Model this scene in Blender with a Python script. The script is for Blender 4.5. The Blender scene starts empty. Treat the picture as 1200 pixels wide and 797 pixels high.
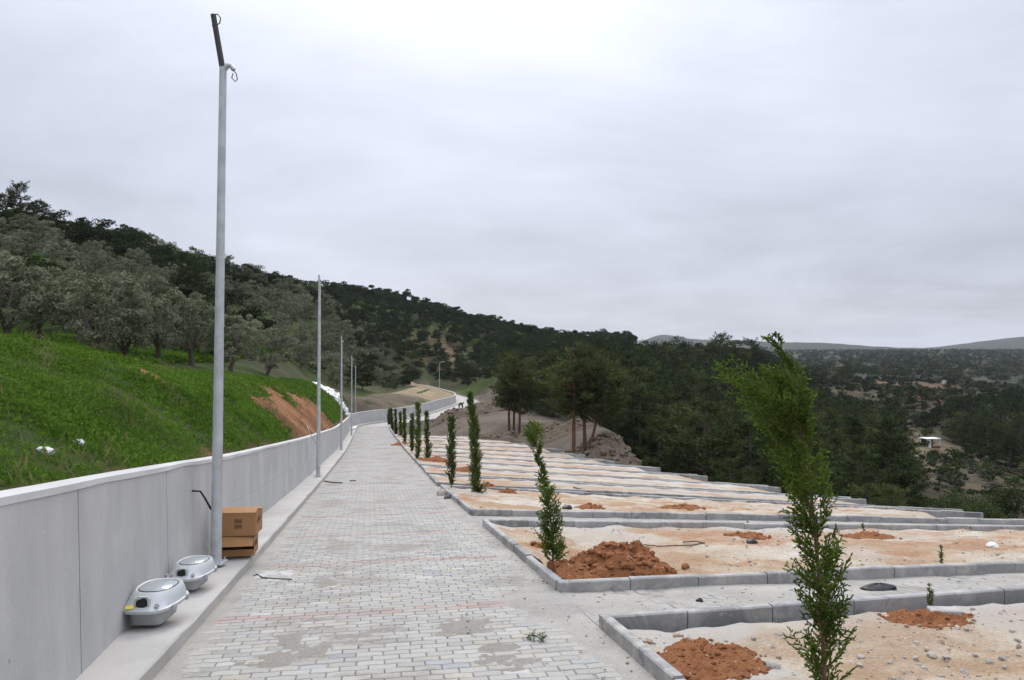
import bpy, bmesh, math, random
import numpy as np
from mathutils import Vector, Matrix
from mathutils.bvhtree import BVHTree

scene = bpy.context.scene
COL = scene.collection
PI = math.pi
rnd = random.Random(7)
nrng = np.random.default_rng(11)

# ------------------------------------------------------------------ camera measures
F = 900.0
CAMZ = 1.6
PITCH = math.atan((410 - 398.5) / F)


def ray(u, v):
    a, b = (u - 600) / F, (398.5 - v) / F
    return np.array([a, math.cos(PITCH) - b * math.sin(PITCH), math.sin(PITCH) + b * math.cos(PITCH)])


def P(u, v, Y):
    d = ray(u, v)
    return np.array([0, 0, CAMZ]) + d * (Y / d[1])


# ------------------------------------------------------------------ noise
def _hash(ix, iy, seed):
    h = (ix.astype(np.int64) * 374761393 + iy.astype(np.int64) * 668265263 + seed * 2147483647) & 0xFFFFFFFF
    h = ((h ^ (h >> 13)) * 1274126177) & 0xFFFFFFFF
    h = h ^ (h >> 16)
    return (h & 0xFFFFFF) / float(0xFFFFFF)


def vnoise(x, y, seed=0):
    x = np.asarray(x, float); y = np.asarray(y, float)
    ix = np.floor(x); iy = np.floor(y)
    fx = x - ix; fy = y - iy
    fx = fx * fx * (3 - 2 * fx); fy = fy * fy * (3 - 2 * fy)
    a = _hash(ix, iy, seed); b = _hash(ix + 1, iy, seed)
    c = _hash(ix, iy + 1, seed); d = _hash(ix + 1, iy + 1, seed)
    return (a * (1 - fx) + b * fx) * (1 - fy) + (c * (1 - fx) + d * fx) * fy


def fbm(x, y, seed=0, oct=4):
    s = 0; a = .5; t = 0
    x = np.asarray(x, float); y = np.asarray(y, float)
    for i in range(oct):
        s = s + a * vnoise(x * 2 ** i + 17.3 * i, y * 2 ** i + 9.1 * i, seed + i); t += a; a *= .5
    return s / t


def sstep(a, b, x):
    t = np.clip((np.asarray(x, float) - a) / (b - a), 0, 1)
    return t * t * (3 - 2 * t)


# ------------------------------------------------------------------ mesh helpers
def mesh_np(name, V, faces, mats, midx=None, smooth=False, uv=None, col=None, parent=None):
    """faces: list of int arrays (n,k). midx: list of arrays like faces or None."""
    V = np.asarray(V, np.float32)
    me = bpy.data.meshes.new(name)
    loops = np.concatenate([f.reshape(-1) for f in faces]).astype(np.int32)
    tot = np.concatenate([np.full(len(f), f.shape[1], np.int32) for f in faces])
    start = np.concatenate([[0], np.cumsum(tot)[:-1]]).astype(np.int32)
    me.vertices.add(len(V)); me.vertices.foreach_set('co', V.reshape(-1))
    me.loops.add(len(loops)); me.loops.foreach_set('vertex_index', loops)
    me.polygons.add(len(tot)); me.polygons.foreach_set('loop_start', start)
    me.polygons.foreach_set('loop_total', tot)
    if midx is not None:
        me.polygons.foreach_set('material_index', np.concatenate(midx).astype(np.int32))
    me.polygons.foreach_set('use_smooth', np.full(len(tot), bool(smooth)))
    me.update(calc_edges=True)
    if uv is not None:
        l = me.uv_layers.new(name='UVMap')
        l.data.foreach_set('uv', np.asarray(uv, np.float32)[loops].reshape(-1))
    if col is not None:
        a = me.color_attributes.new('Col', 'FLOAT_COLOR', 'POINT')
        c = np.ones((len(V), 4), np.float32); c[:, :3] = col
        a.data.foreach_set('color', c.reshape(-1))
    for m in (mats if isinstance(mats, (list, tuple)) else [mats]):
        me.materials.append(m)
    me.validate()
    o = bpy.data.objects.new(name, me); COL.objects.link(o)
    if parent is not None:
        o.parent = parent
    return o


class MB:
    def __init__(s):
        s.V = []; s.F = {3: [], 4: []}; s.N = 0; s.other = []; s.C = []

    def add(s, V, faces, col=None):
        V = np.asarray(V, float)
        s.V.append(V)
        for f in faces:
            f = np.asarray(f, int)
            if f.ndim == 1:
                f = f[None]
            if f.shape[1] in s.F:
                s.F[f.shape[1]].append(f + s.N)
            else:
                s.other.append(f + s.N)
        s.C.append(np.tile(np.asarray(col if col is not None else (1, 1, 1), float), (len(V), 1)) if col is None or np.ndim(col) == 1 else np.asarray(col))
        s.N += len(V)

    def box(s, c, size, R=None, bev=0.0, col=None):
        hx, hy, hz = np.array(size) / 2
        if bev > 0:
            V = []
            for z, ins in ((-hz, bev), (-hz + bev, 0), (hz - bev, 0), (hz, bev)):
                x, y = hx - ins, hy - ins
                V += [(-x, -y, z), (x, -y, z), (x, y, z), (-x, y, z)]
            Fq = [(3, 2, 1, 0), (12, 13, 14, 15)]
            for k in range(3):
                for i in range(4):
                    j = (i + 1) % 4
                    Fq.append((k * 4 + i, k * 4 + j, k * 4 + 4 + j, k * 4 + 4 + i))
        else:
            V = [(-hx, -hy, -hz), (hx, -hy, -hz), (hx, hy, -hz), (-hx, hy, -hz), (-hx, -hy, hz), (hx, -hy, hz), (hx, hy, hz), (-hx, hy, hz)]
            Fq = [(3, 2, 1, 0), (4, 5, 6, 7), (0, 1, 5, 4), (1, 2, 6, 5), (2, 3, 7, 6), (3, 0, 4, 7)]
        V = np.array(V, float)
        if R is not None:
            V = V @ np.array(R).T
        s.add(V + np.array(c), [np.array(Fq)], col)

    def tube(s, pts, radii, n=8, cap=True, col=None):
        pts = np.asarray(pts, float); m = len(pts)
        radii = np.broadcast_to(np.asarray(radii, float), (m,))
        T = np.gradient(pts, axis=0); T /= np.linalg.norm(T, axis=1)[:, None] + 1e-9
        up = np.array([0, 0, 1.0]) if abs(T[0][2]) < .9 else np.array([1.0, 0, 0])
        a = np.cross(T[0], up); a /= np.linalg.norm(a)
        V = []
        th = np.arange(n) * 2 * PI / n
        for i in range(m):
            a = a - T[i] * np.dot(a, T[i]); a /= np.linalg.norm(a) + 1e-9
            b = np.cross(T[i], a)
            V.append(pts[i] + radii[i] * (np.cos(th)[:, None] * a + np.sin(th)[:, None] * b))
        V = np.concatenate(V)
        i = np.arange(n); j = (i + 1) % n
        Fq = np.concatenate([np.stack([k * n + i, k * n + j, k * n + n + j, k * n + n + i], 1) for k in range(m - 1)])
        fl = [Fq]
        if cap:
            V = np.concatenate([V, pts[:1], pts[-1:]])
            fl.append(np.stack([j, i, np.full(n, m * n)], 1))
            fl.append(np.stack([(m - 1) * n + i, (m - 1) * n + j, np.full(n, m * n + 1)], 1))
        s.add(V, fl, col)

    def loft(s, rings, cap0=True, cap1=True, col=None):
        rings = [np.asarray(r, float) for r in rings]
        n = len(rings[0]); m = len(rings)
        V = np.concatenate(rings)
        i = np.arange(n); j = (i + 1) % n
        Fq = np.concatenate([np.stack([k * n + i, k * n + j, k * n + n + j, k * n + n + i], 1) for k in range(m - 1)])
        fl = [Fq]; ex = []
        if cap0:
            ex.append(rings[0].mean(0)); fl.append(np.stack([j, i, np.full(n, m * n + len(ex) - 1)], 1))
        if cap1:
            ex.append(rings[-1].mean(0)); fl.append(np.stack([(m - 1) * n + i, (m - 1) * n + j, np.full(n, m * n + len(ex) - 1)], 1))
        if ex:
            V = np.concatenate([V, np.array(ex)])
        s.add(V, fl, col)

    def build(s, name, mats, parent=None, smooth=False, usecol=False):
        V = np.concatenate(s.V)
        fl = [np.concatenate(s.F[k]) for k in s.F if s.F[k]] + s.other
        return mesh_np(name, V, fl, mats, smooth=smooth, parent=parent, col=np.concatenate(s.C) if usecol else None)


def auto_smooth(o, ang=40):
    me = o.data
    bm = bmesh.new(); bm.from_mesh(me)
    for f in bm.faces: f.smooth = True
    for e in bm.edges:
        if len(e.link_faces) == 2 and e.calc_face_angle(0) > math.radians(ang): e.smooth = False
    bm.to_mesh(me); bm.free()
    return o


def thing(name, label, cat, loc=(0, 0, 0), rz=0, group=None):
    o = bpy.data.objects.new(name, None); COL.objects.link(o)
    o.empty_display_size = .2
    o.location = [float(c) for c in loc]; o.rotation_euler = (0, 0, rz)
    return tag(o, label, cat, group)


def tag(o, label, cat, group=None):
    o['label'] = label; o['category'] = cat
    if group: o['group'] = group
    return o


def kind(o, k):
    o['kind'] = k
    return o


def copy_thing(src, loc, rz, sc, label=None, group=None):
    r = src.copy(); COL.objects.link(r)
    r.location = [float(c) for c in loc]; r.rotation_euler = (0, 0, rz); r.scale = sc
    if label: r['label'] = label
    if group: r['group'] = group
    for ch in src.children:
        c = ch.copy(); COL.objects.link(c); c.parent = r
    return r


# ------------------------------------------------------------------ materials
def new_mat(name):
    m = bpy.data.materials.new(name); m.use_nodes = True
    nt = m.node_tree; nt.nodes.clear()
    out = nt.nodes.new('ShaderNodeOutputMaterial')
    return m, nt, out


class NT:
    def __init__(s, nt): s.nt = nt

    def n(s, t, **kw):
        nd = s.nt.nodes.new(t)
        for k, v in kw.items(): setattr(nd, k, v)
        return nd

    def l(s, a, b): s.nt.links.new(a, b)

    def noise(s, vec, scale, detail=4, rough=.55, dist=0):
        nd = s.n('ShaderNodeTexNoise'); nd.inputs['Scale'].default_value = scale
        nd.inputs['Detail'].default_value = detail; nd.inputs['Roughness'].default_value = rough
        nd.inputs['Distortion'].default_value = dist
        if vec is not None: s.l(vec, nd.inputs['Vector'])
        return nd.outputs['Fac']

    def ramp(s, fac, stops):
        nd = s.n('ShaderNodeValToRGB'); cr = nd.color_ramp
        while len(cr.elements) > len(stops): cr.elements.remove(cr.elements[-1])
        while len(cr.elements) < len(stops): cr.elements.new(.5)
        for e, (p, c) in zip(cr.elements, stops):
            e.position = p; e.color = (c[0], c[1], c[2], 1) if np.ndim(c) else (c, c, c, 1)
        s.l(fac, nd.inputs[0])
        return nd.outputs[0]

    def mix(s, fac, a, b, mode='MIX'):
        nd = s.n('ShaderNodeMix', data_type='RGBA', blend_type=mode)
        for sock, val in ((nd.inputs[0], fac), (nd.inputs[6], a), (nd.inputs[7], b)):
            if hasattr(val, 'node'): s.l(val, sock)
            elif np.ndim(val): sock.default_value = (val[0], val[1], val[2], 1)
            else: sock.default_value = val
        return nd.outputs[2]

    def math(s, op, a, b=0, clamp=False):
        nd = s.n('ShaderNodeMath', operation=op); nd.use_clamp = clamp
        for sock, val in ((nd.inputs[0], a), (nd.inputs[1], b)):
            if hasattr(val, 'node'): s.l(val, sock)
            else: sock.default_value = val
        return nd.outputs[0]

    def bump(s, h, strength=.3, dist=.02):
        nd = s.n('ShaderNodeBump'); nd.inputs['Strength'].default_value = strength
        nd.inputs['Distance'].default_value = dist
        s.l(h, nd.inputs['Height'])
        return nd.outputs[0]

    def bsdf(s, out, color, rough=.8, metal=0, normal=None, spec=.3):
        b = s.n('ShaderNodeBsdfPrincipled')
        if hasattr(color, 'node'): s.l(color, b.inputs['Base Color'])
        else: b.inputs['Base Color'].default_value = (*color, 1)
        if hasattr(rough, 'node'): s.l(rough, b.inputs['Roughness'])
        else: b.inputs['Roughness'].default_value = rough
        b.inputs['Metallic'].default_value = metal
        b.inputs['Specular IOR Level'].default_value = spec
        if normal is not None: s.l(normal, b.inputs['Normal'])
        s.l(b.outputs[0], out.inputs[0])
        return b


def coords(k, which='Object'):
    return k.n('ShaderNodeTexCoord').outputs[which]


def wpos(k):
    return k.n('ShaderNodeNewGeometry').outputs['Position']


def simple(name, color, rough=.6, metal=0, var=.15, scale=8, spec=.4, bump=0.0):
    m, nt, out = new_mat(name); k = NT(nt)
    o = coords(k)
    f = k.noise(o, scale, 5, .6)
    c = np.array(color)
    cc = k.ramp(f, [(.25, np.clip(c * (1 - var), 0, 1)), (.75, np.clip(c * (1 + var), 0, 1))])
    k.bsdf(out, cc, rough, metal, k.bump(f, bump, .01) if bump else None, spec)
    return m


def leaf_mat(name, dark, light, trans=.35, nscale=.6, usecol=False):
    m, nt, out = new_mat(name); k = NT(nt)
    g = k.n('ShaderNodeNewGeometry')
    oi = k.n('ShaderNodeObjectInfo')
    tc = coords(k)
    f1 = k.noise(tc, nscale, 3)
    a = k.math('MULTIPLY', g.outputs['Random Per Island'], .45)
    f1 = k.ramp(f1, [(.32, 0), (.68, 1)])
    b = k.math('MULTIPLY', f1, .38)
    c = k.math('MULTIPLY', oi.outputs['Random'], .25)
    t = k.math('ADD', k.math('ADD', a, b), c, True)
    colr = k.ramp(t, [(.2, dark), (.95, light)])
    if usecol:
        at = k.n('ShaderNodeAttribute', attribute_name='Col')
        colr = k.mix(1.0, colr, at.outputs['Color'], 'MULTIPLY')
    d = k.n('ShaderNodeBsdfDiffuse'); tr = k.n('ShaderNodeBsdfTranslucent'); ms = k.n('ShaderNodeMixShader')
    k.l(colr, d.inputs[0]); k.l(colr, tr.inputs[0])
    ms.inputs[0].default_value = trans
    k.l(d.outputs[0], ms.inputs[1]); k.l(tr.outputs[0], ms.inputs[2])
    k.l(ms.outputs[0], out.inputs[0])
    return m


def mat_pavers():
    m, nt, out = new_mat('pavers'); k = NT(nt)
    at = k.n('ShaderNodeAttribute', attribute_name='Col')
    uv = coords(k, 'UV')
    o = wpos(k)
    base = at.outputs['Color']
    f = k.noise(o, 60, 5, .7)
    base = k.mix(.55, base, k.ramp(f, [(.3, (.16, .155, .14)), (.7, (.52, .505, .47))]), 'SOFT_LIGHT')
    big = k.ramp(k.noise(o, .55, 5, .62, .4), [(.40, 0), (.66, 1)])
    base = k.mix(k.math('MULTIPLY', big, .5), base, (.30, .285, .25))
    stain = k.ramp(k.noise(o, .8, 6, .7, .6), [(.54, 0), (.59, .75)])
    base = k.mix(stain, base, (.25, .23, .195))
    stain2 = k.ramp(k.noise(uv, 1.7, 5, .65, .3), [(.63, 0), (.70, .6)])
    base = k.mix(stain2, base, (.40, .375, .33))
    h = k.noise(o, 140, 4, .7)
    k.bsdf(out, base, .85, 0, k.bump(h, .35, .004), .25)
    return m


def mat_sand():
    m, nt, out = new_mat('sandy_fill'); k = NT(nt)
    o = wpos(k)
    at = k.n('ShaderNodeAttribute', attribute_name='Col')
    sep = k.n('ShaderNodeSeparateColor'); k.l(at.outputs['Color'], sep.inputs[0])
    f = k.noise(o, .7, 6, .62, .5)
    base = k.ramp(f, [(.36, (.52, .48, .405)), (.47, (.45, .365, .265)), (.57, (.365, .25, .155))])
    fine = k.noise(o, 38, 6, .75)
    base = k.mix(.6, base, k.ramp(fine, [(.3, .22), (.7, .74)]), 'OVERLAY')
    base = k.mix(sep.outputs[1], base, k.mix(fine, (.53, .495, .435), (.36, .335, .295)))
    redn = k.math('MULTIPLY', sep.outputs[0], k.ramp(k.noise(o, 7, 6, .75), [(.36, 0), (.52, 1)]))
    base = k.mix(redn, base, k.mix(fine, (.30, .125, .055), (.38, .19, .10)))
    base = k.mix(k.math('MULTIPLY', sep.outputs[2], .8), base, k.mix(fine, (.30, .24, .175), (.42, .35, .27)))
    v = k.n('ShaderNodeTexVoronoi'); v.inputs['Scale'].default_value = 26; k.l(o, v.inputs['Vector'])
    peb = k.ramp(v.outputs['Distance'], [(.12, 1), (.28, 0)])
    pm = k.math('MULTIPLY', peb, k.ramp(k.noise(o, 2.2, 4), [(.45, 0), (.6, .7)]))
    base = k.mix(pm, base, (.62, .585, .53))
    h = k.math('ADD', k.math('MULTIPLY', fine, .6), k.math('ADD', k.noise(o, 9, 6, .7), k.math('MULTIPLY', pm, .25)))
    k.bsdf(out, base, .95, 0, k.bump(h, .9, .035), .1)
    return m


def mat_soil(name, a, b, stone=(.5, .42, .33)):
    m, nt, out = new_mat(name); k = NT(nt)
    o = wpos(k)
    f = k.noise(o, 5, 8, .72, .4); fine = k.noise(o, 45, 6, .75)
    base = k.mix(fine, k.ramp(f, [(.3, a), (.7, b)]), b)
    base = k.mix(.5, base, k.ramp(fine, [(.3, .25), (.7, .7)]), 'OVERLAY')
    v = k.n('ShaderNodeTexVoronoi'); v.inputs['Scale'].default_value = 17; k.l(o, v.inputs['Vector'])
    pm = k.math('MULTIPLY', k.ramp(v.outputs['Distance'], [(.10, 1), (.2, 0)]), k.ramp(k.noise(o, 3, 3), [(.5, 0), (.6, .8)]))
    base = k.mix(pm, base, stone)
    k.bsdf(out, base, .95, 0, k.bump(k.math('ADD', f, k.math('MULTIPLY', fine, .5)), .9, .04), .1)
    return m


def mat_dust():
    m, nt, out = new_mat('grey_dust'); k = NT(nt)
    o = wpos(k)
    f = k.noise(o, 1.6, 6, .65); fine = k.noise(o, 55, 6, .75)
    base = k.ramp(f, [(.3, (.27, .255, .225)), (.7, (.40, .375, .33))])
    base = k.mix(.5, base, k.ramp(fine, [(.3, .25), (.7, .7)]), 'OVERLAY')
    v = k.n('ShaderNodeTexVoronoi'); v.inputs['Scale'].default_value = 30; k.l(o, v.inputs['Vector'])
    pm = k.math('MULTIPLY', k.ramp(v.outputs['Distance'], [(.12, 1), (.22, 0)]), k.ramp(k.noise(o, 2.5, 3), [(.5, 0), (.62, .7)]))
    base = k.mix(pm, base, (.5, .48, .44))
    k.bsdf(out, base, .95, 0, k.bump(k.math('ADD', fine, pm), .5, .015), .1)
    return m


def mat_concrete(name, a, b, streak=True, usecol=False, rough=.8):
    m, nt, out = new_mat(name); k = NT(nt)
    o = wpos(k)
    f = k.noise(o, 1.1, 6, .6, .3); fine = k.noise(o, 70, 5, .7)
    base = k.ramp(f, [(.3, a), (.7, b)])
    base = k.mix(.2, base, k.ramp(fine, [(.3, .3), (.7, .66)]), 'OVERLAY')
    if usecol:
        at = k.n('ShaderNodeAttribute', attribute_name='Col')
        base = k.mix(1.0, base, at.outputs['Color'], 'MULTIPLY')
    if usecol:
        w1 = k.ramp(k.noise(o, 3.5, 6, .7, .5), [(.46, 0), (.62, .75)]); base = k.mix(w1, base, (.42, .40, .36))
        w2 = k.ramp(k.noise(o, 5.5, 6, .75, .8), [(.55, 0), (.68, .7)]); base = k.mix(w2, base, (.13, .13, .125))
        w3 = k.ramp(k.noise(o, 12, 5, .7), [(.60, 0), (.70, .6)]); base = k.mix(w3, base, (.5, .485, .45))
    if streak:
        mp = k.n('ShaderNodeMapping'); mp.inputs['Scale'].default_value = (2.2, 2.2, .5); k.l(o, mp.inputs['Vector'])
        st = k.ramp(k.noise(mp.outputs[0], 1, 6, .65, .6), [(.44, 0), (.72, .5)])
        base = k.mix(st, base, np.array(a) * .74)
        sp = k.ramp(k.noise(o, 9, 3, .5), [(.74, 0), (.78, .55)])
        base = k.mix(sp, base, (.2, .195, .185))
        sp2 = k.ramp(k.noise(o, 16, 3, .5), [(.72, 0), (.76, .5)])
        base = k.mix(sp2, base, (.62, .62, .61))
    k.bsdf(out, base, rough, 0, k.bump(k.math('ADD', fine, f), .25, .008), .25)
    return m


def mat_ground():
    m, nt, out = new_mat('ground_cover'); k = NT(nt)
    o = wpos(k)
    at = k.n('ShaderNodeAttribute', attribute_name='Col')
    n1 = k.noise(o, .35, 7, .7, .3); n2 = k.noise(o, 6, 6, .75)
    n0 = k.noise(o, .02, 7, .7, .5)
    base = k.mix(.75, at.outputs['Color'], k.ramp(n1, [(.3, .2), (.7, .78)]), 'OVERLAY')
    base = k.mix(.6, base, k.ramp(n2, [(.3, .25), (.7, .7)]), 'OVERLAY')
    base = k.mix(.6, base, k.ramp(n0, [(.35, .25), (.65, .7)]), 'OVERLAY')
    k.bsdf(out, base, .95, 0, k.bump(k.math('ADD', n1, n2), .8, .12), .1)
    return m


M = {}
M['pavers'] = mat_pavers()
M['sand'] = mat_sand()
M['dust'] = mat_dust()
M['red'] = mat_soil('red_soil', (.16, .060, .024), (.31, .135, .060))
M['brown'] = mat_soil('brown_soil', (.085, .064, .045), (.17, .135, .098))
M['conc'] = mat_concrete('wall_concrete', (.405, .40, .385), (.495, .488, .47))
M['coping'] = mat_concrete('pale_concrete', (.405, .40, .385), (.50, .492, .475), False)
M['slab'] = mat_concrete('slab_concrete', (.34, .325, .295), (.47, .45, .41), False)
M['kerb'] = mat_concrete('kerb_concrete', (.225, .222, .215), (.37, .362, .345), False, True)
M['ground'] = mat_ground()
M['galv'] = simple('galvanised_steel', (.46, .48, .49), .5, .35, .22, 6)
M['darkpipe'] = simple('dark_pipe', (.06, .055, .05), .6, .3)
M['black'] = simple('black_plastic', (.012, .012, .013), .5)
M['cable_grey'] = simple('grey_cable', (.4, .4, .38), .6)
M['alu'] = simple('grey_painted_aluminium', (.44, .455, .45), .5, .1, .06, 5)
M['alu2'] = simple('grey_cast_tray', (.36, .37, .365), .55, .05, .08, 5)
M['sticker'] = simple('yellow_sticker', (.75, .6, .08), .5)
M['card'] = simple('brown_cardboard', (.31, .160, .068), .85, 0, .10, 4)
M['cardin'] = simple('cardboard_inside', (.27, .15, .075), .9, 0, .1)
M['ink'] = simple('black_print', (.02, .016, .012), .8)
M['rock'] = mat_soil('pale_rock', (.33, .295, .25), (.52, .48, .42), (.6, .57, .52))
M['sandrock'] = mat_soil('sandy_clod', (.26, .19, .125), (.42, .33, .235))
M['white_rock'] = mat_soil('white_rock', (.66, .66, .65), (.80, .80, .79), (.82, .82, .8))
M['greystone'] = mat_soil('grey_stone', (.07, .07, .068), (.16, .158, .15), (.2, .2, .19))
M['mud'] = mat_soil('dried_mud', (.235, .215, .18), (.325, .30, .26), (.35, .33, .3))
M['white'] = simple('white_paint', (.72, .72, .70), .5)
M['bark'] = mat_soil('olive_bark', (.065, .052, .042), (.13, .11, .09), (.1, .09, .08))
M['pinebark'] = mat_soil('pine_bark', (.075, .042, .03), (.16, .09, .06), (.12, .08, .06))
M['stem'] = simple('brown_stem', (.13, .075, .04), .8)
M['olive'] = leaf_mat('olive_leaves', (.046, .056, .028), (.29, .305, .20), .18)
M['pine'] = leaf_mat('pine_needles', (.010, .018, .007), (.080, .106, .038), .2, .35)
M['pine2'] = leaf_mat('olive_green_pine_needles', (.017, .027, .010), (.125, .150, .052), .22, .35)  # lighter olive green needles, the own colour of some pines
M['scrub'] = leaf_mat('scrub_leaves', (.026, .040, .014), (.085, .115, .038), .3)
M['wood'] = leaf_mat('wood_leaves', (.35, .35, .35), (1.25, 1.25, 1.25), .22, .2, True)
M['cyp'] = leaf_mat('cypress_sprays', (.040, .072, .014), (.25, .36, .07), .5, 2.5)
M['cypd'] = leaf_mat('dark_cypress_sprays', (.028, .056, .013), (.19, .27, .06), .42, 2.5)
M['grass'] = leaf_mat('bank_grass', (.030, .068, .008), (.14, .245, .036), .42, .8)
M['weed'] = leaf_mat('dry_weeds', (.10, .11, .035), (.22, .2, .09), .3, 1)


def glass():
    m, nt, out = new_mat('lamp_glass'); k = NT(nt)
    b = k.bsdf(out, (.62, .66, .66), .12, 0, None, .6)
    b.inputs['Transmission Weight'].default_value = .55
    return m


M['glass'] = glass()

# ------------------------------------------------------------------ the path line
CP = np.array([(-6, 1.35), (-3, .72), (0, .125), (5.15, -.745), (8.81, -1.415), (14, -2.38), (20.3, -3.55), (28, -4.93), (36, -6.38), (47, -8.37), (57, -10.25),
               (67, -12.1), (72, -13.0), (75, -13.45), (77.5, -13.35), (79.5, -12.55), (81.7, -11.3), (85, -9.9), (90, -8.7), (100, -7.4), (112, -6.5), (122, -7.1), (135, -10.5), (148, -14.6), (157, -19)], float)
CP = CP[:, ::-1]


def catmull(pts, step=.25):
    out = []
    n = len(pts)
    for i in range(n - 1):
        p0 = pts[max(i - 1, 0)]; p1 = pts[i]; p2 = pts[i + 1]; p3 = pts[min(i + 2, n - 1)]
        m = max(int(np.linalg.norm(p2 - p1) / step), 2)
        t1 = np.linalg.norm(p2 - p1)
        m1 = (p2 - p0) / (np.linalg.norm(p2 - p1) + np.linalg.norm(p1 - p0) + 1e-9) * t1
        m2 = (p3 - p1) / (np.linalg.norm(p3 - p2) + np.linalg.norm(p2 - p1) + 1e-9) * t1
        for q in range(m):
            t = q / m
            out.append((2 * t ** 3 - 3 * t ** 2 + 1) * p1 + (t ** 3 - 2 * t ** 2 + t) * m1 + (-2 * t ** 3 + 3 * t ** 2) * p2 + (t ** 3 - t ** 2) * m2)
    out.append(pts[-1])
    return np.array(out)


cl = catmull(CP)
ds = np.linalg.norm(np.diff(cl, axis=0), axis=1)
cs = np.concatenate([[0], np.cumsum(ds)])
S = np.arange(0, cs[-1], .25)
CX = np.interp(S, cs, cl[:, 0]); CY = np.interp(S, cs, cl[:, 1])


def gsmooth(a, n):
    k = np.hanning(2 * n + 1); k /= k.sum()
    return np.convolve(np.pad(a, n, mode='reflect', reflect_type='odd'), k, 'valid')


CX = gsmooth(CX, 5); CY = gsmooth(CY, 5)
TX = np.gradient(CX); TY = np.gradient(CY); _l = np.hypot(TX, TY); TX /= _l; TY /= _l
TX = gsmooth(TX, 4); TY = gsmooth(TY, 4); _l = np.hypot(TX, TY); TX /= _l; TY /= _l
NX, NY = TY, -TX                       # normal pointing right
# station where Y passes given values (monotonic up to the bend)
def pathz(x, y):
    x = np.asarray(x, float); y = np.asarray(y, float)
    s_ = np.interp(y, CY[:int(84 / .25)], S[:int(84 / .25)])
    for _ in range(3):
        s_ = s_ + (x - np.interp(s_, S, CX)) * np.interp(s_, S, TX) + (y - np.interp(s_, S, CY)) * np.interp(s_, S, TY)
    return np.interp(s_, S, CZ)


sY = lambda y: np.interp(y, CY[:int(84 / .25)], S[:int(84 / .25)])
zk_y = [-6, 0, 8.83, 23, 40.7, 58, 67, 75, 79.5]
zk_z = [.40, -.12, -.97, -2.28, -3.79, -4.96, -5.47, -5.9, -6.0]
s_ref = [float(sY(y)) for y in zk_y]
i112 = int(np.argmax(CX[int(88 / .25):])) + int(88 / .25)
s_ref += [S[i112] - 12, S[i112], S[-1]]
zk_z += [-6.15, -6.45, -6.5]
CZ = gsmooth(np.interp(S, s_ref, zk_z), 16)
wk = [(-6, 1.72), (5.15, 1.655), (8.81, 1.635), (14, 1.59), (20.3, 1.55), (47, 1.55), (67, 1.48), (80, 1.48)]
HW = np.interp(S, [float(sY(a)) for a, b in wk], [b for a, b in wk])
SW = np.interp(S, [float(sY(a)) for a in (-6, 4.79, 6.7, 8.81, 17.7, 28)], [.32, .37, .48, .54, .48, .48])


def at(s, t, dz=0.0):
    x = np.interp(s, S, CX) + np.interp(s, S, NX) * t
    y = np.interp(s, S, CY) + np.interp(s, S, NY) * t
    z = np.interp(s, S, CZ) + dz
    return np.stack(np.broadcast_arrays(x, y, z), -1)


hw = lambda s: np.interp(s, S, HW)
sw = lambda s: np.interp(s, S, SW)
SB = float(sY(79.5))                   # station of the bend
SEND = float(S[-1])
# right edge: X by Y
RE = at(S, HW)
mono = np.arange(len(S)) < int(78 / .25)
RX = lambda y: np.interp(y, RE[mono, 1], RE[mono, 0])
RZ = lambda y: np.interp(y, RE[mono, 1], RE[mono, 2])

# ------------------------------------------------------------------ terraces
CR = .2                                # cross direction (1, .2)
slope_y = ([-6, 6.36, 7.69, 12.6, 14, 19.4, 20.3, 24, 28, 32, 36, 40, 44, 48, 52, 56, 60], [0, 0, -.02, -.055, -.060, -.087, -.089, -.092, -.092, -.088, -.083, -.078, -.073, -.067, -.061, -.055, -.05])
cslope = lambda y: np.interp(y, *slope_y)


def cross(y, t):
    """point of the cross line that starts on the path's right edge at depth y (top of kerb)"""
    t = np.asarray(t, float); y = np.asarray(y, float)
    return np.stack(np.broadcast_arrays(RX(y) + t, y + CR * t, RZ(y) + .12 + cslope(y) * t), -1)


#           front   back   sand t front, sand t back, kerb end front, kerb end back
PLOTS0 = [(-5.0, 6.36, 26, 26, 26, 26),
         (7.69, 12.6, 26, 26, 26, 26),
         (14.0, 19.5, 10.6, 15.2, 26, 15.6),
         (20.3, 23.4, 12.4, 14.3, 15.7, 14.6),
         (24.0, 27.5, 11.8, 13.5, 14.5, 13.8),
         (28.0, 31.5, 11.0, 12.3, 13.6, 12.6),
         (32.0, 35.5, 10.4, 11.6, 12.4, 12),
         (36.0, 39.5, 9.9, 10.6, 11.8, 11),
         (40.0, 43.5, 9.4, 10.2, 10.7, 10.5),
         (44.0, 47.5, 9.0, 9.7, 10.3, 10),
         (48.0, 51.5, 8.6, 9.2, 9.8, 9.5),
         (52.0, 55.5, 8.2, 8.7, 9.3, 9.0),
         (56.0, 59.0, 7.8, 8.2, 8.8, 8.4)]

PLOTS = [(a, b, c if k < 3 else e - 1.0, d if k < 3 else f + .15, e, f) for k, (a, b, c, d, e, f) in enumerate(PLOTS0)]

# ------------------------------------------------------------------ ground shape
ctrl = []


def cp(u, v, Y): ctrl.append(P(u, v, Y))


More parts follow.
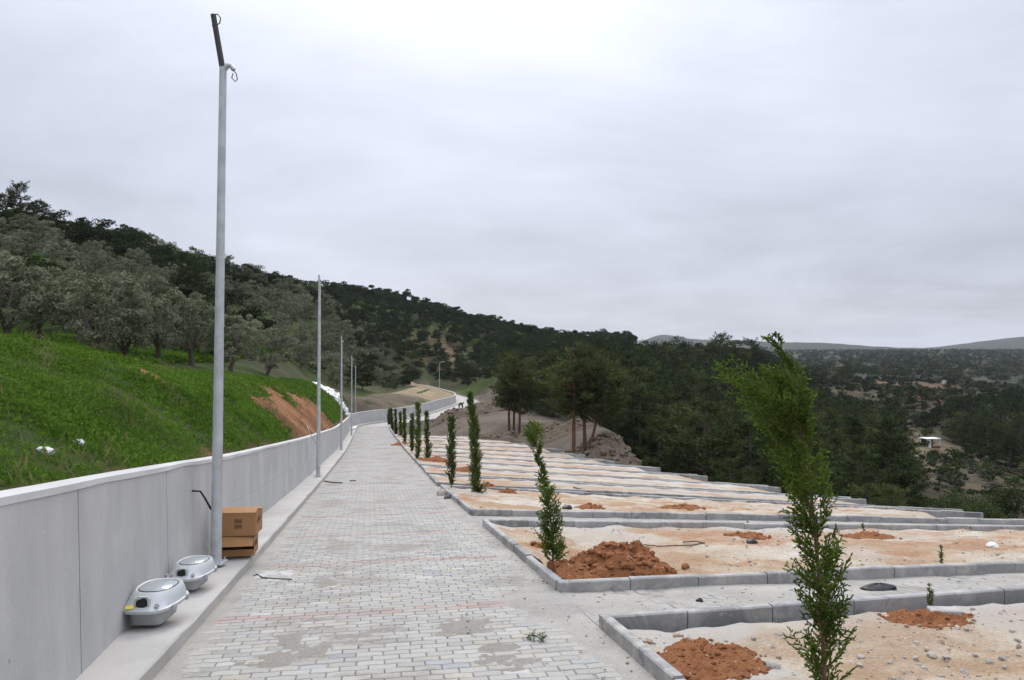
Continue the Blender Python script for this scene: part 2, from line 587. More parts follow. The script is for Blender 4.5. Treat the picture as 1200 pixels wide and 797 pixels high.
for a in [  # right, ravine and far side
    (1200, 665, 22), (1100, 655, 26), (1000, 645, 31), (900, 625, 37), (800, 600, 43), (745, 566, 52),
    (1200, 630, 40), (1000, 630, 45), (880, 605, 52), (790, 575, 62), (1200, 610, 58), (1000, 590, 65),
    (1150, 592, 75), (1000, 560, 85), (870, 525, 90), (760, 495, 90), (700, 487, 90), (1088, 521, 110), (1150, 560, 92), (1220, 550, 105),
    (950, 490, 130), (800, 450, 140), (690, 432, 150), (640, 455, 100), (600, 445, 130), (1050, 485, 150), (1180, 490, 150), (1300, 500, 150),
    (1000, 450, 250), (1100, 452, 250), (1200, 462, 250), (1300, 470, 250), (950, 440, 250), (900, 424, 210), (830, 415, 190), (740, 412, 190),
    (850, 432, 400), (760, 425, 400), (980, 440, 400), (1200, 450, 420), (1100, 438, 420), (1000, 424, 650), (1100, 424, 650), (1200, 428, 650), (1320, 430, 650),
    (1000, 412, 1300), (1150, 412, 1300), (1320, 412, 1300), (850, 416, 1300), (700, 416, 1300), (500, 416, 1300), (200, 416, 1300), (0, 416, 1300),
    (1200, 412, 4500), (900, 412, 4500), (600, 412, 4500), (200, 412, 4500), (-200, 412, 4500), (1500, 412, 4500),
    # dirt ground and berm beyond the terraces
    (560, 503, 62), (600, 506, 61), (640, 498, 64), (620, 482, 74), (590, 474, 84), (560, 470, 95), (680, 512, 60), (735, 519, 52), (545, 484, 82), (530, 490, 78),
    (575, 462, 118), (560, 461, 140), (530, 460, 165),
    # left hill: skyline
    (-200, 225, 75), (0, 268, 90), (100, 280, 112), (200, 309, 140), (300, 334, 170), (380, 345, 200), (450, 355, 225), (520, 370, 235), (600, 388, 235), (680, 404, 230),
    # behind the skyline
    (-200, 290, 150), (0, 310, 170), (100, 320, 200), (200, 345, 260), (300, 365, 320), (450, 380, 400), (600, 400, 400), (680, 410, 400),
    # hill side
    (-200, 300, 45), (0, 340, 52), (100, 345, 60), (200, 355, 72), (300, 378, 88), (400, 385, 130), (450, 410, 165), (520, 425, 190), (580, 425, 165), (640, 420, 180), (480, 440, 150), (350, 457, 47), (362, 458, 60), (380, 458, 72), (400, 460, 84), (430, 459, 94), (460, 457, 106), (480, 454, 130), (470, 450, 147), (455, 447, 150), (440, 446, 140),
    (-100, 372, 36), (0, 385, 38), (100, 388, 44), (200, 400, 50), (300, 412, 62),
    # olive terrace and crest of the bank
    (-200, 395, 18), (-100, 400, 24), (0, 408, 27), (120, 424, 28), (200, 424, 34), (260, 432, 38), (340, 437, 58), (420, 444, 118),
    (-200, 385, 8), (-100, 392, 10), (0, 401, 12.5), (70, 415, 15), (130, 430, 18), (230, 442, 23), (300, 449, 29), (335, 456, 38), (480, 456, 115), (505, 456, 140)]:
    cp(*a)
for az, D, z in [(60, 30, -5), (60, 80, -13), (90, 30, -6), (90, 100, -14), (120, 30, -3), (120, 120, -10), (60, 300, -12), (100, 400, -10), (80, 1500, 0), (140, 600, -5), (180, 20, .8), (180, 100, 4), (180, 800, 0),
                 (-140, 30, 4), (-140, 100, 16), (-90, 14, 2.2), (-90, 40, 8), (-90, 90, 20), (-90, 250, 25), (-60, 12, 1.9), (-60, 40, 7), (-60, 90, 22), (-60, 250, 22), (-120, 400, 20), (-80, 2000, 0), (-150, 2000, 0)]:
    ctrl.append(np.array([D * math.sin(math.radians(az)), D * math.cos(math.radians(az)), z]))
ctrl = np.array(ctrl)


def polar(X, Y):
    D = np.hypot(X, Y) + 1e-6
    return np.stack([np.arctan2(X, Y) * 3.0, np.log(D)], -1), D


def tps(r2): return .5 * r2 * np.log(r2 + 1e-12)


cq, cD = polar(ctrl[:, 0], ctrl[:, 1])
ce = (ctrl[:, 2] - CAMZ) / cD
_n = len(cq)
_r2 = ((cq[:, None] - cq[None]) ** 2).sum(-1)
_A = np.zeros((_n + 3, _n + 3)); _A[:_n, :_n] = tps(_r2) + np.eye(_n) * .002
_A[:_n, _n] = 1; _A[:_n, _n + 1:] = cq; _A[_n:, :_n] = _A[:_n, _n:].T
_w = np.linalg.solve(_A, np.concatenate([ce, np.zeros(3)]))

DS = 4
sx, sy, sz, ss = CX[::DS], CY[::DS], CZ[::DS], S[::DS]
snx, sny, shw = NX[::DS], NY[::DS], HW[::DS]
Tend_k = [(-12, 27), (13.9, 27), (14.9, 10.2), (19.2, 14.8), (23, 14), (27, 13), (31, 12), (39, 10.3), (47, 9.3), (55, 8.4), (59.5, 7.5), (64, 4.5), (70, 2.6)]


def ground_z(X, Y):
    X = np.asarray(X, float).ravel(); Y = np.asarray(Y, float).ravel()
    q, D = polar(X, Y)
    z = np.empty(len(X)); st = np.empty(len(X)); lt = np.empty(len(X))
    for a in range(0, len(X), 4000):
        b = slice(a, a + 4000)
        r2 = ((q[b, None] - cq[None]) ** 2).sum(-1)
        e = tps(r2) @ _w[:_n] + _w[_n] + q[b] @ _w[_n + 1:]
        z[b] = CAMZ + np.clip(e, -.6, .5) * D[b]
        d2 = (X[b, None] - sx) ** 2 + (Y[b, None] - sy) ** 2
        i = d2.argmin(1)
        st[b] = ss[i] + ((X[b] - sx[i]) * sny[i] * -1 + (Y[b] - sy[i]) * snx[i])
        sgn = (X[b] - sx[i]) * snx[i] + (Y[b] - sy[i]) * sny[i]
        far = (i == 0) | (i == len(sx) - 1)
        lt[b] = np.where(far, np.sign(sgn) * np.sqrt(d2[np.arange(len(i)), i]), sgn)
    # far hills
    phi = np.arctan2(X, Y); lD = np.log(D)
    for u, dd, h, wl, wd in ((772, 2700, 15, .034, .22), (815, 2900, 8, .05, .2), (930, 2400, 9, .10, .18), (850, 2500, 6, .05, .18), (1235, 3100, 10, .075, .2), (1150, 3100, 3, .05, .2), (1400, 3000, 9, .12, .2)):
        z += dd / F * h * np.exp(-((phi - math.atan((u - 600) / F)) / wl) ** 2 - ((lD - math.log(dd)) / wd) ** 2)
    amp = np.clip(D * .010, .05, 2.2)
    z += amp * (fbm(X / (amp * 9), Y / (amp * 9), 3) - .5) * 2 * sstep(9, 30, D)
    yy = np.interp(st, S, CY)
    zc = np.interp(st, ss, sz) - .42
    Te = np.where(st < float(sY(70)), np.interp(yy, [a for a, b in Tend_k], [b for a, b in Tend_k]), 2.6)
    over = lt - 1.55
    zc = zc + np.where(st < float(sY(62)), np.clip(over, 0, 27) * cslope(yy), 0)
    br = sstep(0, np.where(st < float(sY(60)), 6.0, 4.0), over - Te)
    bl = sstep(0, 3.0, -lt - 2.3)
    w = np.where(lt > 0, br, bl)
    z = zc * (1 - w) + z * w
    return z, st, lt


# polar sheet
az = np.radians(np.concatenate([np.arange(-180, -62, 4), np.arange(-62, 50, .4), np.arange(50, 181, 4)]))
rr = np.exp(np.linspace(math.log(1.2), math.log(4300), 190))
A_, R_ = np.meshgrid(az, rr, indexing='ij')
gx = (R_ * np.sin(A_)).ravel(); gy = (R_ * np.cos(A_)).ravel()
gz, gs, gl = ground_z(gx, gy)
na, nr = A_.shape
i, j = np.meshgrid(np.arange(na - 1), np.arange(nr - 1), indexing='ij')
gf = np.stack([i * nr + j, i * nr + j + 1, (i + 1) * nr + j + 1, (i + 1) * nr + j], -1).reshape(-1, 4)
# cover colours by place
gD = np.hypot(gx, gy); gph = np.arctan2(gx, gy)
grass_c = np.array([.055, .085, .018]); under = np.array([.05, .052, .024]); dirt = np.array([.13, .107, .08]); floor_c = np.array([.05, .045, .028])
fieldr = np.array([.12, .066, .04]); fieldg = np.array([.055, .075, .025]); farg = np.array([.026, .034, .02]); tan = np.array([.125, .10, .062])


def mixc(c, k, w): return c * (1 - w[:, None]) + k * w[:, None]


def ground_colour(gx, gy, gs, gl):
    gD = np.hypot(gx, gy); gph = np.arctan2(gx, gy)
    n1 = fbm(gx / 9, gy / 9, 21); n2 = fbm(gx / 35, gy / 35, 31); n3 = fbm(gx / 3, gy / 3, 41)
    gcol = np.tile(under, (len(gx), 1))
    gcol = mixc(gcol, grass_c, sstep(.45, .6, n1) * .8)
    nearg = (1 - sstep(26, 60, gD)) * (gl < 0)
    gcol = mixc(gcol, grass_c, np.clip(nearg, 0, 1) * sstep(.2, .45, n1))
    right = (gl > 0) * (gph > math.atan(30 / F))
    gcol = mixc(gcol, floor_c, right * (gD < 200) * 1.0)
    # dirt beyond the terraces and round them
    wd = (gl > 1.4) * (gl < 40) * (1 - sstep(8, 15, gl - 1.5 - np.interp(gy, [0, 14, 20, 60, 75, 100], [27, 27, 15, 9, 9, 3]))) * (gy < 135)
    gcol = mixc(gcol, dirt, wd * 1.0)
    wb = sstep(0, 2, 4 - np.abs(gl)) * (gs > SB)
    gcol = mixc(gcol, dirt, np.clip(wb, 0, 1))
    # bare slope by the hut
    h = P(1112, 548, 100)
    wt = np.exp(-(((gx - h[0]) / 12) ** 2 + ((gy - h[1]) / 26) ** 2)); gcol = mixc(gcol, tan, np.clip(wt * 1.8, 0, 1) * sstep(.36, .52, n3))
    # fields on the far plateau
    wf = sstep(185, 215, gD) * (1 - sstep(290, 340, gD)) * sstep(.30, .37, gph)
    gcol = mixc(gcol, np.array([.05, .046, .028]), wf)
    gcol = mixc(gcol, fieldr, wf * sstep(.50, .58, n1)); gcol = mixc(gcol, fieldg, wf * sstep(.53, .6, n2) * (1 - sstep(.5, .58, n1)))
    gcol = mixc(gcol, np.array([.16, .13, .075]), wf * sstep(.62, .68, n3) * .6)
    wr = sstep(290, 380, gD); gcol = mixc(gcol, farg, wr)
    fb = fbm(gph * 40, np.log(gD) * 9, 51)
    gcol = mixc(gcol, np.array([.055, .062, .036]), wr * sstep(.52, .58, fb) * (1 - sstep(1400, 1900, gD)))
    # bare patches on the hill
    for u, v, Y, r in ((505, 395, 190, 4.5), (524, 398, 190, 4), (492, 392, 190, 3)):
        c = P(u, v, Y); w = np.exp(-((gx - c[0]) ** 2 / r ** 2 + (gy - c[1]) ** 2 / (3 * r) ** 2)); gcol = mixc(gcol, np.array([.18, .115, .065]), np.clip(w * .8, 0, 1) * sstep(.4, .5, n3))
    return gcol


gcol = ground_colour(gx, gy, gs, gl)
ground = kind(mesh_np('ground', np.stack([gx, gy, gz], 1), [gf], M['ground'], smooth=True, col=gcol), 'structure')
ground['label'] = 'hillside and valley ground of grass, scrub and bare earth'

# ------------------------------------------------------------------ path: bed, pavers, slab
sb = np.arange(0, SEND - .3, .5)
tq = np.linspace(-1, 1, 9)
Vb = np.concatenate([at(sb, hw(sb) * q, -.012)[None] for q in tq]).transpose(1, 0, 2).reshape(-1, 3)
m_ = len(tq); n_ = len(sb)
i, j = np.meshgrid(np.arange(n_ - 1), np.arange(m_ - 1), indexing='ij')
Fb = np.stack([i * m_ + j, i * m_ + j + 1, (i + 1) * m_ + j + 1, (i + 1) * m_ + j], -1).reshape(-1, 4)
uvb = np.stack([np.tile(tq * 1.6, n_), np.repeat(sb, m_)], 1)
bedcol = np.where((np.repeat(sb, m_) > SB - 1)[:, None], np.array([.44, .42, .385]), np.array([.15, .14, .12]))
kind(mesh_np('path_bed', Vb, [Fb], M['pavers'], uv=uvb, col=bedcol), 'structure')


def make_pavers():
    pw, pl, gap, ch = .2, .106, .005, .006
    rows = int((SB - .4) / pl)
    A = .0045
    wave = np.array([0, .04, .06, .14, .16, .2]) / .2
    def wv(t):
        f = (t / pw) % 1.0
        return np.interp(f, [0, .2, .3, .7, .8, 1.0], [A, A, -A, -A, A, A])
    Vs = []; Fs = []; F4 = []; Cs = []; UV = []; n = 0
    r = random.Random(3)
    s0s = (7.19, 9.62, 12.15)
    red_s = [float(sY(7.0)) + 2.47 * k for k in range(-5, 32)]
    for row in range(rows):
        s0 = row * pl
        off = (row % 2) * pw / 2 + .012 * math.sin(row * 1.7)
        h = float(hw(s0))
        k0 = math.floor((-h - off) / pw); k1 = math.ceil((h - off) / pw)
        red = any(0 <= s0 - q < 2 * pl for q in red_s)
        joff = r.uniform(-.012, .012)
        for kk in range(k0, k1):
            t0 = kk * pw + off; t1 = t0 + pw
            a = max(t0, -h); b = min(t1, h)
            if b - a < .05: continue
            a += gap / 2; b -= gap / 2
            ts = np.array([a, a + (b - a) * .2, a + (b - a) * .3, a + (b - a) * .7, a + (b - a) * .8, b])
            lo = np.stack([ts, s0 + gap / 2 + wv(ts)], 1); hi = np.stack([ts[::-1], s0 + pl - gap / 2 + wv(ts[::-1])], 1)
            poly = np.concatenate([lo, hi])
            c = poly.mean(0)
            ins = poly.copy()
            ins[:, 0] = c[0] + (poly[:, 0] - c[0]) * (1 - 2 * ch / (b - a)); ins[:, 1] = poly[:, 1] + np.concatenate([np.full(6, ch), np.full(6, -ch)])
            z = r.gauss(0, .0012); tx = r.gauss(0, .006); ty = r.gauss(0, .006)
            zz = z + (ins[:, 0] - c[0]) * tx + (ins[:, 1] - c[1]) * ty
            pts = np.concatenate([np.column_stack([ins, zz]), np.column_stack([poly, zz - .007]), np.column_stack([poly, zz - .025])])
            Vs.append(pts)
            Fs.append(np.arange(12) + n)
            e = np.arange(12); e2 = (e + 1) % 12
            F4.append(np.stack([e + 12, e2 + 12, e2, e], 1) + n); F4.append(np.stack([e + 24, e2 + 24, e2 + 12, e + 12], 1) + n)
            if red:
                g = r.uniform(.85, 1.1); base = np.array([.375, .275, .25]) * g if r.random() < .7 else np.array([.37, .34, .31])
            else:
                g = r.gauss(1, .07); base = np.array([.372, .362, .332]) * g
                q = r.random()
                if q < .05: base = np.array([.385, .355, .30]) * g
                elif q < .12: base = np.array([.33, .332, .335]) * g
                elif q < .15: base = np.array([.43, .42, .40]) * g
            Cs.append(np.tile(base, (36, 1)))
            UV.append(pts[:, :2]); n += 36
    V = np.concatenate(Vs)
    W = at(V[:, 1], V[:, 0]); W[:, 2] += V[:, 2]
    return kind(mesh_np('paved_path', W, [np.array(Fs), np.concatenate(F4)], M['pavers'], uv=np.concatenate(UV), col=np.concatenate(Cs)), 'structure')


paved = make_pavers(); paved['label'] = 'grey interlocking paver path with red cross rows'


def strip(name, mat, s0, s1, tin, tout, ztop, zbot, step=.5, jit=0, units=None):
    """solid strip between two offsets of the path line"""
    s = np.arange(s0, s1, step)
    mb = MB()
    rings = []
    a = at(s, tin(s), ztop); b = at(s, tout(s), ztop); c = at(s, tout(s), zbot); d = at(s, tin(s), zbot)
    if jit:
        a[:, 2] += (fbm(s * 2, s * 0, 5) - .5) * jit; b[:, 2] += (fbm(s * 2, s * 0 + 3, 6) - .5) * jit
        a[:, 0] += (fbm(s * 2.3, s * 0, 8) - .5) * jit
    e = .015
    a2 = at(s, tin(s) , 0); a2[:, 2] = a[:, 2] - e
    ain = a + (b - a) / np.linalg.norm(b - a, axis=1)[:, None] * e
    secs = np.stack([d, a2, ain, b, c], 1)
    n = len(s)
    V = secs.reshape(-1, 3)
    i = np.arange(n - 1)
    fl = []
    for k in range(5):
        k2 = (k + 1) % 5
        fl.append(np.stack([i * 5 + k, i * 5 + k2, (i + 1) * 5 + k2, (i + 1) * 5 + k], 1)[:, ::-1])
    fl = [np.concatenate(fl), np.array([[0, 1, 2, 3, 4]]), np.array([[4, 3, 2, 1, 0]]) + (n - 1) * 5]
    return mesh_np(name, V, fl, mat)


slab = kind(strip('kerb_slab', M['slab'], 0, SEND - 1, lambda s: -hw(s), lambda s: -hw(s) - sw(s) - .3, .12, -.5, .25, .03), 'structure')

# ------------------------------------------------------------------ retaining wall
WH = 1.165; WT = .18
wall = thing('retaining_wall', 'long grey concrete retaining wall running beside the paved path', 'wall', at(0.5, -hw(0.5) - sw(0.5)))
wl = np.array(wall.location)


def wrise(s): return .085 * (1 - sstep(3.5, 13, np.interp(s, S, CY)))


def wall_pt(s, d, z):  # d from wall face outwards (away from path)
    return at(s, -hw(s) - sw(s) - d, z)


s = float(sY(5.42)) - 2.62 * 3
first = True
ks = [max(s, .4)]
while s < SEND - 4:
    s += 2.62
    ks.append(s)
for a, b in zip(ks[:-1], ks[1:]):
    if b < 2: continue
    g = .008
    q = np.linspace(a + g, b - g, 7)
    zt = .12 + WH
    prof = [(0, -.2), (-.0, .118), (.055, zt - .05), (.062, zt - .035), (.085, zt - .02), (.31, -.2)]
    prof = [(0, -.2), (0.0, .12)] + ([(.013, .60), (.022, .607), (.0145, .614)] if a > float(sY(9.9)) else []) + [(.03, zt - .03), (.045, zt - .008), (WT + .03, zt), (WT + .05, -.2)]
    rings = [np.stack([wall_pt(x, d, 0) + np.array([0, 0, z + (rnd.uniform(-.004, .004) + wrise(x) if z > 1 else 0)]) for d, z in prof]) - wl for x in q]
    mb = MB(); mb.loft(rings)
    o = mb.build('panel', M['conc'], wall)
    auto_smooth(o, 25)
# pale cap of mortar on the wall top
mb = MB()
q = np.arange(1.0, SEND - 4, .35)
zt = .12 + WH
jr = np.random.default_rng(5)
jz = gsmooth(jr.normal(0, .012, len(q)), 2); jd = gsmooth(jr.normal(0, .006, len(q)), 1)
rings = []
for x, z_, d_ in zip(q, jz, jd):
    prof = [(.022 + d_ * .3, zt - .028 + z_), (.03, zt + .010 + z_ * .5), (.09, zt + .025), (WT - .02, zt + .022), (WT + .045, zt - .03)]
    rings.append(np.stack([wall_pt(x, d, 0) + np.array([0, 0, z + float(wrise(x))]) for d, z in prof]) - wl)
mb.loft(rings)
mb.build('coping', M['coping'], wall)

# ------------------------------------------------------------------ grass bank behind the wall
bs = np.arange(0.5, SEND - 5, .35)
u_ = np.linspace(0, 1, 34) ** 1.25
Wb = np.interp(bs, [0, 12, 30, 45, 58, 82, 90, 97, 120, SEND], [4.2, 4.4, 4.6, 4.2, 3.5, 3.2, 4.2, 5.8, 6, 6])
BD = Wb[:, None] * u_[None]
BSs = np.repeat(bs[:, None], len(u_), 1)
nxs = gsmooth(np.interp(bs, S, NX), 9); nys = gsmooth(np.interp(bs, S, NY), 9); _l = np.hypot(nxs, nys); nxs /= _l; nys /= _l
b0 = wall_pt(bs, WT + .02, 0)
bx = b0[:, None, 0] - nxs[:, None] * BD; by = b0[:, None, 1] - nys[:, None] * BD
gzb, _, _ = ground_z(bx, by); gzb = gzb.reshape(bx.shape)
wt = np.interp(bs, S, CZ) + .12 + WH - .10 + wrise(bs)
zT = gzb[:, -1]
uu = BD / Wb[:, None]
prof_cut = 1 - (1 - uu) ** 2.2
bz = wt[:, None] * (1 - prof_cut) + (zT[:, None] + .02) * prof_cut
bz += (fbm(bx / 1.3, by / 1.3, 61) - .5) * .35 * np.clip(BD / 1.0, 0, 1) * (1 - uu) + (fbm(bx / .35, by / .35, 63) - .5) * .10 * np.clip(BD / .4, 0, 1)
bz = np.where(uu > .55, np.maximum(bz, gzb + .04), bz)
bz[:, -1] = gzb[:, -1] - .35
bY = np.interp(BSs, S, CY)
nb = fbm(bx / 1.1, by / 1.1, 71); nb2 = fbm(bx / .5, by / .5, 72)
orange = sstep(21, 25, bY) * (1 - sstep(40, 46, bY)) * (BSs < SB) * (1 - sstep(.30, .50, uu + (nb - .5) * .5 + (nb2 - .5) * .55))
def seg_d(a, b):
    a = np.array(a[:2]); b = np.array(b[:2]); d = b - a; t = np.clip(((bx - a[0]) * d[0] + (by - a[1]) * d[1]) / (d @ d), 0, 1)
    return np.hypot(bx - a[0] - t * d[0], by - a[1] - t * d[1])


streak = np.exp(-(seg_d(P(134, 458, 15.2), P(190, 492, 13.2)) / .32) ** 2) * sstep(.38, .52, nb2) * .9
foot = (1 - sstep(.05, .22, BD + (nb2 - .5) * .3)) * 1.0
bare = sstep(SB - 14, SB - 6, BSs) * sstep(.34, .42, nb + .06)
tanm = sstep(SB + 19, SB + 23, BSs)
chan = np.exp(-((BSs - (SB - 7) + uu * 1.5) / 2.2) ** 2)
bcol = np.tile(np.array([.045, .075, .016]), (bx.size, 1))
f_ = lambda a: a.ravel()
bcol = mixc(bcol, np.array([.10, .075, .035]), f_(sstep(.55, .65, nb2) * .5))
bcol = mixc(bcol, np.array([.22, .11, .055]), f_(np.clip(foot, 0, 1) * .8))
bcol = mixc(bcol, np.array([.36, .17, .075]), f_(np.clip(streak * 1.4, 0, 1)))
bcol = mixc(bcol, np.array([.31, .15, .07]), f_(orange)); bcol = mixc(bcol, np.array([.20, .09, .042]), f_(orange * sstep(.45, .6, fbm(BSs / .5, BD / 2.5, 77))))
bcol = mixc(bcol, np.array([.12, .095, .065]), f_(bare))
bcol = mixc(bcol, np.array([.26, .20, .125]), f_(tanm * .85))
bcol = mixc(bcol, np.array([.3, .27, .22]), f_(np.clip(chan, 0, 1) * .8))
bz = bz + .30 * (fbm(BSs / .5, BD / 2.5, 77) - .5) * orange * np.clip(BD / .5, 0, 1)
nbr, nbc = bx.shape
i, j = np.meshgrid(np.arange(nbr - 1), np.arange(nbc - 1), indexing='ij')
bf = np.stack([i * nbc + j, i * nbc + j + 1, (i + 1) * nbc + j + 1, (i + 1) * nbc + j], -1).reshape(-1, 4)[:, ::-1]
BV = np.stack([bx.ravel(), by.ravel(), bz.ravel()], 1)
bank = kind(mesh_np('grass_bank_ground', BV, [bf], M['ground'], smooth=True, col=bcol), 'structure')
bare_all = np.clip(orange + np.clip(streak * 1.6, 0, 1) + bare + tanm + np.clip(foot, 0, 1) * .8 + np.clip(chan * 1.3, 0, 1), 0, 1)

# ------------------------------------------------------------------ plots
def plot_pt(pl, t, w):
    f = cross(pl[0], t); b = cross(pl[1], t)
    return f * (1 - w[..., None]) + b * w[..., None]


MOUND_HINT = []
plot_objs = []
for pi, pl in enumerate(PLOTS):
    far = pi >= 3
    nt_ = {0: 150, 1: 220, 2: 170}.get(pi, 90); nw = {0: 150, 1: 90, 2: 70}.get(pi, 30)
    tf = np.linspace(0, 1, nt_) ** (1.6 if pi < 2 else 1.0)
    w = np.linspace(0, 1, nw)
    TF, W = np.meshgrid(tf, w, indexing='ij')
    Tm = pl[2] * (1 - W) + pl[3] * W
    T = .08 + TF * (Tm - .08)
    Wm = .02 + W * .96
    pts = plot_pt(pl, T, Wm)
    x, y = pts[..., 0], pts[..., 1]
    dback = (1 - Wm) * (pl[1] - pl[0]); dfront = Wm * (pl[1] - pl[0])
    low = {0: .05, 1: .05, 2: .03}.get(pi, .005)
    z = pts[..., 2] - (.055 if pi < 2 else .04) - low * sstep(0, 1, Wm)
    lump = fbm(x / .8, y / .8, 80 + pi); mid = fbm(x / .22, y / .22, 90 + pi); fin = fbm(x / .07, y / .07, 95 + pi, 3)
    z += ((lump - .5) * .10 + (mid - .5) * .10) * np.clip(np.minimum(dback, dfront) / .5, .25, 1) * (1 if pi < 3 else .7) + (fin - .5) * (.03 if pi < 3 else .02)
    # fill scooped against the far kerb in scallops
    sc = np.abs(np.sin(T * 3.3 + 1.7 * fbm(T * .8, T * 0, 4))) ** 2.5
    z += np.exp(-dback / .22) * (.075 * sc - .02) * (1 if pi < 3 else .6) + np.exp(-T / .2) * .05
    # sand end falls away at the right
    edge = sstep(.86, 1.0, TF) if pi >= 2 else 0 * TF
    z -= edge ** 1.6 * (1.1 if pi >= 2 else 0)
    if pi >= 2:
        x = x + edge * .3
    red = 0 * x; gre = np.exp(-dback / .5) * .75 + .55 * sstep(.55, .66, fbm(x / 1.4, y / 1.4, 110)); blu = 0 * x
    gre = np.clip(gre, 0, 1)
    red = .6 * sstep(.52, .64, fbm(x / 1.6 + 5, y / .6, 120)) * (1 - gre) * sstep(.12, .3, Wm)
    if far:
        gre = np.clip(gre + .75 * np.exp(-((Wm - .85) / .2) ** 2), 0, 1)
        blu = .9 * sstep(.50, .62, fbm(x / 2.2, y / .7, 130)) * np.exp(-((Wm - .62) / .28) ** 2)
        red = red * .7 + .6 * np.exp(-(T - 1.0) ** 2 / 1.2) * sstep(.45, .6, mid)
    c = np.stack([red, gre * (1 - red), blu], -1).reshape(-1, 3)
    i, j = np.meshgrid(np.arange(nt_ - 1), np.arange(nw - 1), indexing='ij')
    fq = np.stack([i * nw + j, (i + 1) * nw + j, (i + 1) * nw + j + 1, i * nw + j + 1], -1).reshape(-1, 4)
    o = kind(mesh_np('plot_ground', np.stack([x.ravel(), y.ravel(), z.ravel()], 1), [fq], M['sand'], smooth=True, col=c), 'structure')
    plot_objs.append(o)


def kerb_line(mb, fn, t0, t1, width, unit=.75, top=0.0, deep=.45, seed=0, side=1):
    """fn(t) -> point on the outer top edge; width laid towards +normal side"""
    r = random.Random(seed)
    t = t0
    while t < t1 - .05:
        u = min(unit * r.uniform(.97, 1.03), t1 - t)
        a = fn(t + .004); b = fn(t + u - .004)
        d = b - a; d[2] = 0; d /= np.linalg.norm(d)
        nrm = np.array([-d[1], d[0], 0]) * side
        jz = r.gauss(0, .006); jn = r.gauss(0, .004)
        e = .012
        sec = [(0, -deep), (0, -e), (e, 0), (width - e, 0), (width, -e), (width, -deep)]
        rings = [np.stack([p + nrm * (q + jn) + np.array([0, 0, z + jz + top]) for q, z in sec]) for p in (a, b)]
        if side < 0: rings = rings[::-1]
        g = r.uniform(.78, 1.12)
        if r.random() < .12: g *= .72
        mb.loft(rings, col=np.array([g, g, g * r.uniform(.97, 1.02)]))
        t += u


for pi, pl in enumerate(PLOTS):
    mb = MB()
    KW = .085
    if pi > 0:
        kerb_line(mb, lambda t, y=pl[0]: cross(y, t), .0, pl[4], KW, seed=pi * 3, side=1)
    kerb_line(mb, lambda t, y=pl[1]: cross(y, t), .0, pl[5], KW, seed=pi * 3 + 1, side=-1)
    def re(q):
        return np.array([RX(q), q, RZ(q) + .12])
    y0 = pl[0] + (KW if pi > 0 else 0); y1 = pl[1] - KW
    kerb_line(mb, lambda t: re(t), y0 + .003, y1 - .003, KW, seed=pi * 3 + 2, side=-1)
    o = kind(mb.build('kerb', M['kerb'], None, usecol=True), 'structure')

mb = MB()
kerb_line(mb, lambda t: at(t, hw(t), .12), float(sY(59.4)), SEND - 1.5, .11, deep=.9, seed=991, side=-1)
kind(mb.build('kerb', M['kerb'], None, usecol=True), 'structure')

# dusty cross paths between plots
for a, b in zip(PLOTS[:-1], PLOTS[1:]):
    y0, y1 = a[1], b[0]
    te = min(a[5], b[4])
    n1, n2 = (300, 26) if y0 < 15 else (120, 12)
    T, W = np.meshgrid(np.linspace(0, 1, n1) * (te + .05) - .05, np.linspace(0, 1, n2), indexing='ij')
    p = cross(y0 + 0 * T, T) * (1 - W[..., None]) + cross(y1 + 0 * T, T) * W[..., None]
    z = p[..., 2] - (.117 if y0 < 13 else .11) + (fbm(p[..., 0] / .5, p[..., 1] / .5, 140, 5) - .5) * .07 + (.05 if y0 > 15 else 0) * sstep(.1, 1.2, T) - .03 * (T < 0)
    i, j = np.meshgrid(np.arange(n1 - 1), np.arange(n2 - 1), indexing='ij')
    fq = np.stack([i * n2 + j, (i + 1) * n2 + j, (i + 1) * n2 + j + 1, i * n2 + j + 1], -1).reshape(-1, 4)
    kind(mesh_np('cross_path', np.stack([p[..., 0].ravel(), p[..., 1].ravel(), z.ravel()], 1), [fq], M['dust'], smooth=True), 'structure')

def cross_pavers(a, b, tmax):
    r = random.Random(12)
    y0, y1 = a[1], b[0]
    mb = MB()
    wid = y1 - y0
    pw, pl = .2, .106
    n = int(tmax / pl)
    for row in range(n):
        t0 = .02 + row * pl
        off = (row % 2) * pw / 2
        k = -1
        while k * pw + off < wid:
            w0 = max(k * pw + off, .0) + .003; w1 = min((k + 1) * pw + off, wid) - .003; k += 1
            if w1 - w0 < .05: continue
            g = r.gauss(1, .07); z = -.115 + r.gauss(0, .002)
            V = []
            for ins, dz in ((.006, 0), (0, -.007), (0, -.03)):
                for (t_, w_) in ((t0 + .003 + ins, w0 + ins), (t0 + pl - .003 - ins, w0 + ins), (t0 + pl - .003 - ins, w1 - ins), (t0 + .003 + ins, w1 - ins)):
                    q = w_ / wid
                    V.append(cross(y0, t_) * (1 - q) + cross(y1, t_) * q + np.array([0, 0, z + dz]))
            mb.add(np.array(V), [np.array([(0, 1, 2, 3)] + [(4 + i, 4 + (i + 1) % 4, (i + 1) % 4, i) for i in range(4)] + [(8 + i, 8 + (i + 1) % 4, 4 + (i + 1) % 4, 4 + i) for i in range(4)])], col=np.array([.355, .345, .318]) * g)
    kind(mb.build('paved_cross_path', M['pavers'], usecol=True), 'structure')


cross_pavers(PLOTS[0], PLOTS[1], 13)
cross_pavers(PLOTS[1], PLOTS[2], 14)

